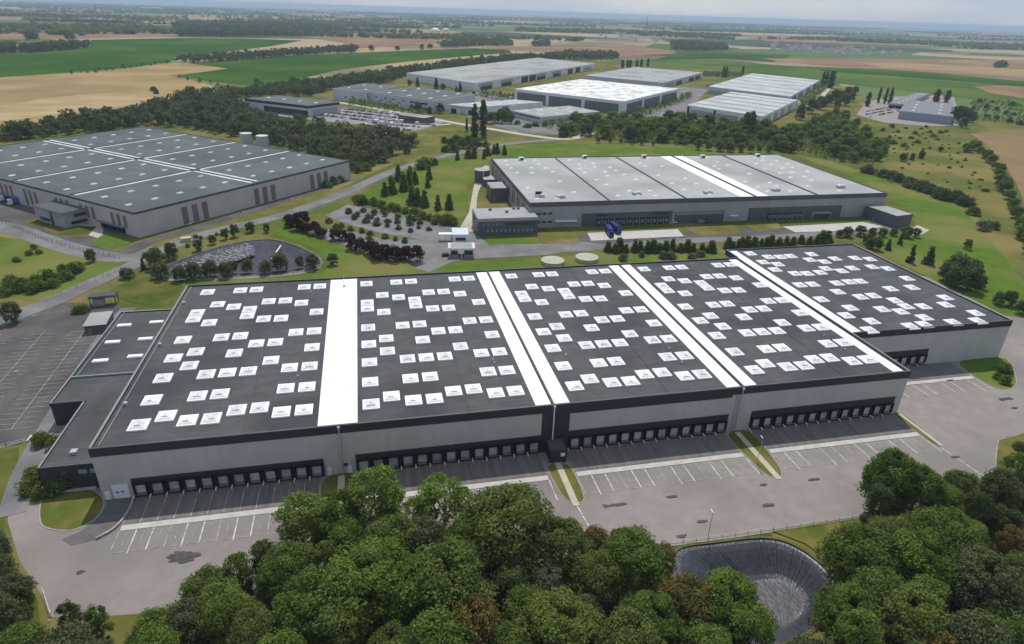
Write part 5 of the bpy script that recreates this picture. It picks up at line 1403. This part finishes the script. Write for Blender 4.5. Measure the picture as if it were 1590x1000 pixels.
# hedge trees before the second warehouse
trees('cone', [(945, 390), (953, 391), (962, 391), (972, 391), (983, 390), (993, 391), (1003, 391), (1012, 391), (1022, 391), (1032, 391), (1046, 391), (1058, 391), (1070, 391), (1080, 391), (1092, 391), (1104, 391)], 5.6, 'one of the dark conical trees between the mid grey warehouse and largest roof', 'conical row, left', m=LEAF, wide=1.8)
trees('cone', [(1128, 386), (1136, 386), (1144, 385), (1152, 385), (1163, 384), (1172, 384), (1181, 384), (1190, 383), (1199, 383), (1208, 382), (1218, 382), (1228, 381), (1246, 379), (1255, 379), (1265, 378), (1278, 377), (1287, 376)], 5.4, 'one of the dark conical trees close behind the right hand black roof', 'conical row, right', m=LEAF, wide=1.8)
trees('mid', [(1300, 368), (1316, 368), (1334, 367), (1351, 367), (1369, 367), (1386, 367), (1403, 368), (1421, 368)], 5.2, 'one of the small round trees lining the drive before the slate annex', 'trees lining the drive', m=LEAFD, wide=1.1)
trees('shrub', [(998, 400), (1030, 400), (1043, 402), (1070, 400), (1085, 398), (965, 404)], 3.0, 'one of the pale shrubs on the grass before the conical row', 'pale shrubs', 'shrub', m=LEAFG)
trees('mid', [(1352, 386), (1360, 388), (1345, 380)], 6, 'one of the dark trees against the right edge of the black roof', 'trees against the black roof', m=LEAFD)
trees('cone', [(1376, 388, 6)], 0, 'small dark tree by itself just right of the black roof', None)
trees('cone', [(1398, 380, 6)], 0, 'small dark tree nearest the slate annex on the right lawn', None)
trees('cone', [(1411, 408, 9)], 0, 'narrow dark tree, left of two on the lawn beside the black roof', None)
trees('cone', [(1440, 410, 9)], 0, 'narrow dark tree, right of two on the lawn beside the black roof', None, wide=1.3)
trees('mid', [(1496, 386, 5.5)], 0, 'lone lopsided tree with a clear shadow on the open lawn', None)
trees('mid', [(1470, 438, 9), (1482, 446, 10), (1496, 450, 11), (1508, 452, 9), (1490, 432, 11), (1505, 436, 10)], 0, 'one of the dark trees in the clump on the lawn beside the black roof', 'lawn clump', m=LEAFD, wide=1.1)
trees('mid', [(1524, 450, 6)], 0, 'small tree just right of the dark clump on the lawn', None, m=LEAFD)
trees('mid', [(1550, 474), (1566, 476), (1583, 488)], 7, 'one of the trees at the right edge beyond the corner of the black roof', 'trees beyond the roof corner', m=LEAFD)
trees('shrub', [(1545, 588), (1556, 592), (1562, 580)], 3, 'one of the bushes on the green island by the right hand docks', 'island bushes', 'shrub')
trees('shrub', [(1583, 695, 2.4), (1586, 712, 2.0)], 3, 'one of the dark bushes on the dry island at the right edge', 'dry island bushes', 'shrub', m=LEAFD)
trees('shrub', [(50, 742), (62, 752), (45, 765), (55, 780), (78, 772), (100, 760), (70, 690), (80, 700)], 3.4, 'one of the bushes against the end of the low annex', 'annex bushes', 'shrub')
trees('shrub', [(70, 684, 2), (80, 683, 2)], 2, 'one of the clipped dark bushes beside the crossing', 'crossing bushes', 'shrub', m=LEAFD)
# left lawn
trees('shrub', [(22, 446), (40, 450), (52, 452), (66, 450), (80, 446), (58, 440), (72, 436), (88, 438), (100, 432), (112, 425), (122, 420), (95, 425), (10, 456), (108, 432)], 4.2, 'one of the bushes in the loose hedge across the left lawn', 'left lawn hedge', 'shrub')
trees('mid', [(138, 408)], 6, 'round dark tree at the corner of the left lawn beside the road', None, m=LEAFD)
trees('mid', [(22, 502)], 6.5, 'round dark tree alone in the left car park', None, m=LEAFD, wide=1.15)
trees('shrub', [(118, 486), (126, 484), (132, 482)], 2.6, 'one of the bushes beside the dark gate canopy', 'gate bushes', 'shrub')
trees('shrub', [(45, 395), (62, 394), (30, 404), (24, 408), (50, 388)], 2, 'one of the small bushes scattered on the left lawn', 'left lawn bushes', 'shrub')
trees('shrub', [(505, 290), (515, 286), (525, 282), (540, 276), (556, 268), (568, 264), (578, 258)], 4.5, 'one of the shrubs between the taupe warehouse and the road', 'shrubs by the taupe wall', 'shrub')
trees('mid', [(47, 62), (55, 62)], 17, 'one of two big trees side by side far off in the brown field at left', 'pair of field trees', m=LEAFD, wide=1.5)
trees('mid', [(110, 62)], 19, 'big lone tree far off in the brown field at left', None, m=LEAFD, wide=1.5)
trees('mid', [(537, 80), (547, 81), (577, 79), (617, 79), (655, 77), (668, 75)], 14, 'one of the round trees strung along the far brown field', 'far field trees', m=LEAFD, wide=1.4)
trees('shrub', [(240, 142), (243, 146)], 7, 'one of two dark bushes in the stubble field', 'stubble bushes', 'shrub', m=LEAFD)


# ---- woods far enough off to read as one mass
def wood_mass(name, label, spots, leaf, hlo, hhi, q, m, seed, rad=.5, var=.22):
    r = np.random.default_rng(seed); VV, TT = [], []
    protos = [crown_np(seed * 31 + k, 9, q, leaf, rad=rad, base=.1, clr=(.2, .32)) for k in range(5)]
    for x, y in spots:
        V, T = protos[r.integers(5)]; h = r.uniform(hlo, hhi); a = r.uniform(0, 6.28); ca, sa = math.cos(a), math.sin(a)
        W_ = np.stack([(V[:, 0] * ca - V[:, 1] * sa) * h + x, (V[:, 0] * sa + V[:, 1] * ca) * h + y, V[:, 2] * h * r.uniform(.9, 1.1) + drop(x, y)], 1)
        VV.append(W_); TT.append(np.clip(T + r.normal(0, var), 0, 1))
    V = np.concatenate(VV); T = np.concatenate(TT)
    me = np_mesh(name, V, np.arange(len(V)).reshape(-1, 4), [m], T)
    tag(link(bpy.data.objects.new(name, me)), label, 'wood', None, 'stuff')


def px_poly(pts): return [G(*p) for p in pts]


wood_mass('woodland', 'dense green wood behind the taupe warehouse', scatter(px_poly([(-60, 232), (0, 214), (90, 196), (180, 184), (235, 174), (290, 160), (345, 164), (372, 174), (430, 195), (520, 208), (590, 215), (640, 219), (648, 230), (600, 250), (552, 268), (538, 262), (470, 236), (420, 222), (370, 212), (300, 202), (262, 196), (235, 196), (0, 222)]), 9.0, 31), .1, 7, 15, 260, LEAFD, 31, var=.45)
wood_mass('woodland', 'tree belt behind the farthest warehouse and the grey factory', scatter(px_poly([(282, 158), (340, 152), (400, 144), (450, 137), (500, 131), (540, 126), (600, 116), (650, 110), (720, 100), (800, 92), (860, 90), (870, 94), (820, 97), (720, 106), (632, 118), (600, 130), (520, 138), (480, 150), (400, 150), (340, 162), (300, 166)]), 9, 32), .11, 9, 15, 150, LEAFD, 32)
for x, y in scatter(RW, 8.4, 22, 85):
    tree('mid', x, y, rng.uniform(5.5, 12.5), 'one of the bright trees crowding the young wood right of the mid grey warehouse', 'tree', 'trees of the young wood', m=rng.choice([LEAFL, LEAFL, LEAF, LEAFL, LEAFD]), wide=rng.uniform(.95, 1.3), name='young_tree')
wood_mass('hedgerow', 'hedges and small trees between the warehouses of the estate', sum([scatter(px_poly(q), 6.5, 80 + k) for k, q in enumerate((
    [(930, 121), (1030, 131), (1030, 134), (928, 124)], [(1096, 137), (1120, 141), (1232, 152), (1230, 156), (1110, 145)], [(985, 176), (1030, 162), (1068, 148), (1075, 152), (1040, 166), (1000, 182)],
    [(1090, 114), (1150, 116), (1150, 120), (1095, 120)], [(1240, 158), (1275, 135), (1282, 138), (1262, 160), (1245, 172)], [(740, 146), (800, 150), (800, 156), (745, 150)], [(845, 192), (900, 196), (930, 188), (935, 192), (900, 204), (850, 200)],
    [(540, 160), (600, 168), (660, 178), (660, 181), (600, 172), (540, 163)]))], []), .1, 3.5, 8, 110, LEAF, 81, var=.35)
wood_mass('undergrowth', 'low scrub filling the green belt behind the mid grey warehouse', scatter(BELT, 5.5, 71), .12, 3, 6.5, 90, LEAF, 71, var=.4)
wood_mass('undergrowth', 'low scrub filling the young wood right of the mid grey warehouse', scatter(RW, 5.0, 72), .12, 2.5, 6, 90, LEAFL, 72, var=.4)
wood_mass('undergrowth', 'rough scrub patch right of the blue grey shed', scatter(px_poly([(1506, 158), (1560, 158), (1620, 172), (1620, 196), (1560, 194), (1510, 186)]), 8, 73), .13, 1.5, 5, 80, LEAF, 73, var=.4)
wood_mass('undergrowth', 'rough scrub along the hedge on the right lawn', scatter(px_poly([(1340, 266), (1380, 268), (1440, 290), (1500, 310), (1510, 322), (1440, 304), (1370, 280)]), 4, 74), .14, 1.2, 3.5, 80, LEAFD, 74, var=.4)
wood_mass('hedgerow', 'dark hedge across the green fields at left', scatter(px_poly([(272, 96), (330, 90), (420, 84), (480, 79), (556, 75), (552, 82), (470, 87), (400, 92), (340, 97), (285, 98)]), 11, 33), .13, 8, 13, 110, LEAFD, 33)
wood_mass('hedgerow', 'dark strip of trees in the left green field', scatter(px_poly([(-60, 80), (24, 76), (26, 82), (-60, 86)]) , 11, 34) + scatter(px_poly([(34, 77), (80, 73), (139, 71), (138, 75), (70, 81), (36, 82)]), 11, 34), .14, 10, 16, 110, LEAFD, 34)
wood_mass('hedgerow', 'thin broken hedge between stubble and green crop', scatter(px_poly([(110, 114), (150, 111), (200, 104), (262, 97), (262, 99), (200, 107), (150, 114), (112, 116)]), 9, 35)[::2] + scatter(px_poly([(262, 117), (280, 118), (318, 127), (340, 134), (300, 128)]), 10, 36)[::3], .17, 3, 6, 80, LEAFD, 35)
wood_mass('woodland', 'dark far wood behind the green fields', scatter(px_poly([(268, 42), (330, 37), (420, 38), (505, 44), (522, 52), (470, 56), (380, 57), (280, 56)]), 17, 37), .2, 14, 20, 45, LEAFD, 37)
wood_mass('woodland', 'far row of trees beyond the brown fields', scatter(px_poly([(680, 70), (720, 64), (790, 66), (798, 72), (740, 73), (690, 75)]), 13, 38) + scatter(px_poly([(826, 70), (850, 66), (853, 72), (830, 73)]), 13, 38) + scatter(px_poly([(842, 92), (880, 85), (960, 87), (958, 92), (900, 94)]), 12, 39), .18, 10, 15, 60, LEAFD, 38)
wood_mass('woodland', 'hedges and copses in the far fields at right', scatter(px_poly([(1040, 67), (1080, 66), (1125, 72), (1130, 78), (1080, 80), (1045, 78)]), 15, 40) + scatter(px_poly([(1543, 103), (1562, 102), (1563, 105), (1545, 106)]), 12, 41), .2, 10, 16, 50, LEAFD, 40)
# bands of far woodland towards the horizon
r_ = random.Random(55); far_spots = []
for k in range(240):
    dist = r_.uniform(2600, 14500) * (1 if k % 3 else .8); ang = HEAD + r_.uniform(-.75, .75)
    cx, cy = CAM.x + dist * math.sin(ang), CAM.y + dist * math.cos(ang)
    L, B = r_.uniform(150, 650) * (1 + dist / 8000), r_.uniform(15, 60) * (1 + dist / 5000); da = HEAD + math.pi / 2 + r_.uniform(-.5, .5)
    if dist < 4200 and not (P(cx, cy, 0)[1] < 62 - 10 * 0): continue
    for q in range(int(10 + L * B / (420 if dist < 5000 else 1500))):
        a, b = r_.uniform(-.5, .5) * L, r_.uniform(-.5, .5) * B
        far_spots.append((cx + a * math.sin(da) + b * math.cos(da), cy + a * math.cos(da) - b * math.sin(da)))
print('far', len(far_spots))
wood_mass('woodland', 'bands of bluish far woodland under the horizon', far_spots[:22000], .3, 10, 17, 10, LEAF, 56, rad=.7)

# ------------------------------------------------------------------ vehicles
def car_mesh(col):
    b = MB(); paint = mat('car_paint_' + col[0], col[1], tuple(x * .9 for x in col[1]), 1, .3, spec=.5)
    b.box(-2.1, 2.1, -.88, .88, .35, .85, paint)
    b.taper(-1.9, 1.2, -.82, .82, .85, 1.42, .32, GLASS)
    b.box(-1.4, .75, -.52, .52, 1.421, 1.47, paint)
    for x in (-1.35, 1.35):
        for y in (-.9, .72): b.tube([(x, y, .33), (x, y + .18, .33)], .33, RUBBER, 10)
    return b.mesh('parked_car')


def van_mesh():
    b = MB(); b.box(-2.6, 1.7, -1, 1, .4, 2.4, WPAINT); b.taper(1.7, 2.9, -1, 1, .4, 1.4, .1, WPAINT); b.box(1.7, 2.2, -.9, .9, 1.4, 2.1, GLASS)
    for x in (-1.7, 1.9):
        for y in (-1.02, .84): b.tube([(x, y, .36), (x, y + .18, .36)], .36, RUBBER, 10)
    return b.mesh('parked_van')


CARS = [car_mesh(c) for c in (('white', (.78, .78, .78)), ('silver', (.45, .46, .47)), ('black', (.02, .02, .022)), ('white', (.78, .78, .78)), ('grey', (.15, .155, .165)), ('red', (.3, .02, .02)), ('blue', (.02, .05, .2)))]
VAN = van_mesh()


def lot(a, b, c, rows, step, lab, grp, seed, rot, fill=.85):
    r_ = random.Random(seed); A_, B_, C_ = Vector(G(*a)), Vector(G(*b)), Vector(G(*c))
    n = int((B_ - A_).length / step); ang = math.atan2((C_ - A_).y, (C_ - A_).x)
    for i in range(rows):
        for k in range(n):
            if r_.random() > fill: continue
            p = A_ + (B_ - A_) * (k / n) + (C_ - A_) * (i / max(1, rows - 1))
            if r_.random() < .12: me, nm, ct, l2 = VAN, 'parked_van', 'van', lab.replace('cars', 'white vans')
            else: me, nm, ct, l2 = CARS[r_.choice((0, 0, 0, 1, 1, 2, 3, 4, 4, 5, 6))], 'parked_car', 'car', lab
            o = link(bpy.data.objects.new(nm, me)); o.location = (p.x, p.y, .14); o.rotation_euler = (0, 0, ang + r_.uniform(-.04, .04) + (math.pi if r_.random() < .5 else 0))
            tag(o, l2, ct, grp + (' (vans)' if ct == 'van' else ''))


lot((470, 176), (612, 193), (520, 168), 4, 2.9, 'one of the cars packed in rows right of the low showroom', 'cars right of the showroom', 1, 0)
lot((560, 195), (640, 203), (600, 188), 3, 2.9, 'one of the cars in the end rows before the charcoal pavilion', 'cars before the pavilion', 2, 0, .9)
lot((362, 158), (384, 166), (376, 156), 3, 3.0, 'one of the cars parked at the left end of the low showroom', 'cars left of the showroom', 3, 0)
lot((735, 147), (790, 158), (765, 143), 3, 4, 'one of the cars in the yard between the farthest warehouse and the workshops', 'cars in the works yard', 4, 0, .55)
lot((1335, 176), (1385, 166), (1352, 182), 3, 4, 'one of the cars in the pinkish yard of the blue grey shed', 'cars in the pinkish yard', 5, 0, .5)
lot((855, 188), (905, 196), (860, 193), 2, 4, 'one of the cars beside the wide low workshop', 'cars beside the low workshop', 6, 0, .5)


def lorry(name, label, x, y, rot, paint, box, L=11.0, group=None):
    r = thing(name, label, 'lorry', (x, y, .12), rot, group)
    c = MB(); c.box(0, 2.0, -1.22, 1.22, .6, 2.3, paint); c.taper(0, 2.0, -1.22, 1.22, 2.3, 3.3, .18, paint)
    cab = c.build('cab', r)
    MB().box(1.9, 2.04, -1.05, 1.05, 1.75, 2.7, GLASS).build('windscreen', cab)
    b = MB(); b.box(-L, -.35, -1.25, 1.25, 1.1, 3.9, box); b.build('cargo_body', r)
    MB().box(-L, 1.6, -.5, .5, .7, 1.05, RUBBER).build('chassis', r)
    for px in (1.2, -2.2, -L + 1.2, -L + 2.5):
        for py in (-1.2, .9): MB().tube([(px, py, .5), (px, py + .3, .5)], .5, RUBBER, 14).build('wheel', r)
    return r


x, y = G(946, 366); lorry('lorry', 'deep blue lorry at the docks of the mid grey warehouse, left of the pair', x, y - 2, R(-98), BLUE, BLUE, 9, 'blue lorries')
x, y = G(958, 362); lorry('lorry', 'deep blue lorry at the docks of the mid grey warehouse, right of the pair', x, y - 1, R(-88), BLUE, BLUE, 9, 'blue lorries')
x, y = G(20, 318); lorry('lorry', 'blue trailer lorry beside the taupe warehouse, nearest its office', x, y, R(225), WPAINT, BLUE2, 12, 'lorries at the left edge')
x, y = G(6, 312); lorry('lorry', 'blue trailer lorry at the docks of the taupe warehouse, cut by the left edge', x, y, R(225), WPAINT, BLUE2, 12, 'lorries at the left edge')
for px, py, lab, cm in ((828, 358, 'white car by the office corner of the mid grey warehouse', 0), (1045, 347, 'white car at the front of the mid grey warehouse, beside the dock apron', 0), (1088, 346, 'silver car at the front of the mid grey warehouse', 1), (1100, 346, 'dark car at the front of the mid grey warehouse', 2)):
    o = link(bpy.data.objects.new('parked_car', CARS[cm])); o.location = (*G(px, py), .12); o.rotation_euler = (0, 0, .1); tag(o, lab, 'car')
for px, py, lab, rr in ((708, 391, 'car standing at the right bay of the white roofed gatehouse', 1.5), ):
    o = link(bpy.data.objects.new('parked_car', CARS[2])); o.location = (*G(693, 398), .15); o.rotation_euler = (0, 0, .05); tag(o, 'dark car pulling up left of the white roofed gatehouse', 'car')


# ---- lamp posts
def lamp(x, y, h, label, group, rot=0.0):
    r = thing('street_lamp', label, 'street lamp', (x, y, 0), rot, group)
    MB().tube([(0, 0, 0), (0, 0, h)], [.09, .05], GALV, 6).build('pole', r)
    MB().box(-.1, 1.1, -.12, .12, h, h + .14, GALV).build('lamp_head', r)


for px, py in ((60, 520), (35, 610)): lamp(*G(px, py), 7, 'one of the thin lamp posts in the left car park', 'lamps in the left car park', .8)
for px, py in ((150, 440), (300, 372), (380, 352), (455, 330), (496, 318), (560, 288), (620, 262)): lamp(*G(px, py), 8, 'one of the slim lamp posts along the road behind the basin', 'lamps along the road', -.9)
for px, py in ((560, 338), (600, 345), (640, 352), (575, 350), (620, 357)): lamp(*G(px, py), 6, 'one of the small lamp posts in the car park above the purple trees', 'lamps in the upper car park')
for px, py in ((1175, 720), (1098, 840)): lamp(*G(px, py), 8, 'one of the thin lamp posts along the near kerb of the truck yard', 'lamps in the truck yard', 1.5)

# ---- fences
def fence(name, label, pts, h, m, step=3.0, group=None):
    r = thing(name, label, 'fence', (*pts[0], 0)); o = pts[0]
    ps = MB(); ml = MB()
    for a, b in zip(pts[:-1], pts[1:]):
        d = Vector(b) - Vector(a); n = max(1, int(d.length / step))
        for k in range(n + 1):
            p = Vector(a) + d * k / n - Vector(o); ps.box(p.x - .05, p.x + .05, p.y - .05, p.y + .05, 0, h, m)
        for z in (.2, h * .5, h - .08):
            p, q = Vector(a) - Vector(o), Vector(b) - Vector(o); ml.tube([(p.x, p.y, z), (q.x, q.y, z)], .035, m, 4)
    ps.build('post', r).name = 'posts'; ml.build('rails', r)


GREENM = mat('green_fence_paint', (.05, .1, .06), (.04, .08, .05), 1, .6)
fence('fence', 'thin post and rail fence along the near kerb of the truck yard', [G(*p) for p in ((936, 858), (1060, 845), (1200, 825), (1342, 804))], 1.3, GALV)
fence('fence', 'thin fence following the road from the left lawn to the basin', [G(*p) for p in ((70, 468), (120, 448), (160, 432), (188, 418))], 1.5, GALV)
fence('fence', 'pale fence at the far edge of the left car park beside the crossing', [G(*p) for p in ((-20, 700), (10, 694), (40, 686))], 1.1, WPAINT, 1.2)
fence('fence', 'thin fence along the pond side of the bare verge at bottom left', [G(*p) for p in ((68, 920), (80, 958))], 1.2, WPAINT, 1.5)
fence('fence', 'dark fence along the outer edge of the taupe warehouse yard', [G(*p) for p in ((-40, 338), (10, 348), (75, 375), (130, 390), (186, 402))], 1.8, RUBBER)
fence('fence', 'thin fence beside the road above the car park', [G(*p) for p in ((452, 342), (520, 316), (600, 280), (655, 256))], 1.6, GALV)

# ---- villages, domes and masts far off
def house_mesh(seed):
    r_ = random.Random(seed); b = MB(); w, d, h = r_.uniform(9, 16), r_.uniform(8, 11), r_.uniform(4, 6)
    b.box(-w / 2, w / 2, -d / 2, d / 2, 0, h, WALLW)
    rm = mat('tile_roof', (.3, .12, .08), (.22, .1, .07), .3, .8) if seed % 2 else MATS['slate_roofing']
    rr = h + 3.5
    b.face([(-w / 2 - .4, -d / 2 - .4, h), (w / 2 + .4, -d / 2 - .4, h), (w / 2 + .4, 0, rr), (-w / 2 - .4, 0, rr)], rm); b.face([(w / 2 + .4, d / 2 + .4, h), (-w / 2 - .4, d / 2 + .4, h), (-w / 2 - .4, 0, rr), (w / 2 + .4, 0, rr)], rm)
    b.face([(-w / 2, -d / 2, h), (-w / 2, 0, rr - .3), (-w / 2, d / 2, h)], WALLW); b.face([(w / 2, -d / 2, h), (w / 2, d / 2, h), (w / 2, 0, rr - .3)], WALLW)
    return b.mesh('house')


HS = [house_mesh(k) for k in range(4)]
r_ = random.Random(77)
for (x0, x1, y0, y1), n, lab in (((1195, 1260, 70, 80), 34, 'one of the small pale houses in the far village right of centre'), ((1260, 1400, 76, 86), 34, 'one of the small pale houses in the far village strung along the right fields'), ((60, 130, 44, 47), 14, 'one of the pale far buildings at the upper left'), ((930, 1040, 52, 64), 16, 'one of the scattered far houses above the grey roofed warehouse'), ((1440, 1560, 66, 78), 14, 'one of the scattered far houses at the upper right')):
    for k in range(n):
        px, py = r_.uniform(x0, x1), r_.uniform(y0, y1); py += (px - (x0 + x1) / 2) * .05
        x, y = G(px, py)
        o = link(bpy.data.objects.new('house', HS[r_.randrange(4)])); o.location = (x, y, drop(x, y)); o.rotation_euler = (0, 0, r_.uniform(0, 3)); s = r_.uniform(.9, 1.6); o.scale = (s, s, s)
        tag(o, lab, 'house', lab.replace('one of the ', ''))
for px, py, lab, s in ((676, 49, 'bright white dome far off in the tan field, left of the pair', 1.0), (692, 49, 'paler white dome far off in the tan field, right of the pair', .9)):
    x, y = G(px, py); b = MB(); rr = 22 * s; prev = None
    rt = thing('storage_dome', lab, 'dome', (x, y, drop(x, y)), 0, 'far white domes')
    b.tube([(0, 0, 0), (0, 0, 5), (0, 0, 11), (0, 0, 15), (0, 0, 17)], [rr, rr, rr * .82, rr * .5, rr * .12], WPAINT if s == 1 else WHITE2, 20); b.build('dome_shell', rt)
    MB().box(-rr * 1.02, rr * 1.02, -rr * 1.04, -rr * .9, 0, 3, GREYM).build('base_wall', rt)
for px, py, h, lab in ((855, 36, 55, 'thin far lattice mast near the horizon, left of centre right'), (1003, 42, 95, 'tall far chimney mast on the horizon above the pale roofs'), (1030, 42, 60, 'short far mast right of the tall one on the horizon')):
    x, y = G(px, py + 6); b = MB().tube([(x, y, drop(x, y)), (x, y, drop(x, y) + h)], [3.2, 1.2], COPD, 6); tag(b.build('far_mast'), lab, 'mast')

# ------------------------------------------------------------------ haze
hz = MB(); hz.box(-41500, 41500, -41500, 41500, -130, 112, WHITE)
for p in hz.v: pass
hm = bpy.data.materials.new('haze_air'); hm.use_nodes = True
hn, hl = hm.node_tree.nodes, hm.node_tree.links
hn.clear()
ho = hn.new('ShaderNodeOutputMaterial'); hv = hn.new('ShaderNodeVolumePrincipled')
hv.inputs['Color'].default_value = (.66, .82, 1.0, 1); hv.inputs['Density'].default_value = 8.0e-5; hv.inputs['Anisotropy'].default_value = 0.0
hl.new(hv.outputs['Volume'], ho.inputs['Volume'])
hz.mats = [hm]
tag(hz.build('haze'), 'thin blue haze over the far plain', 'haze', None, 'stuff')
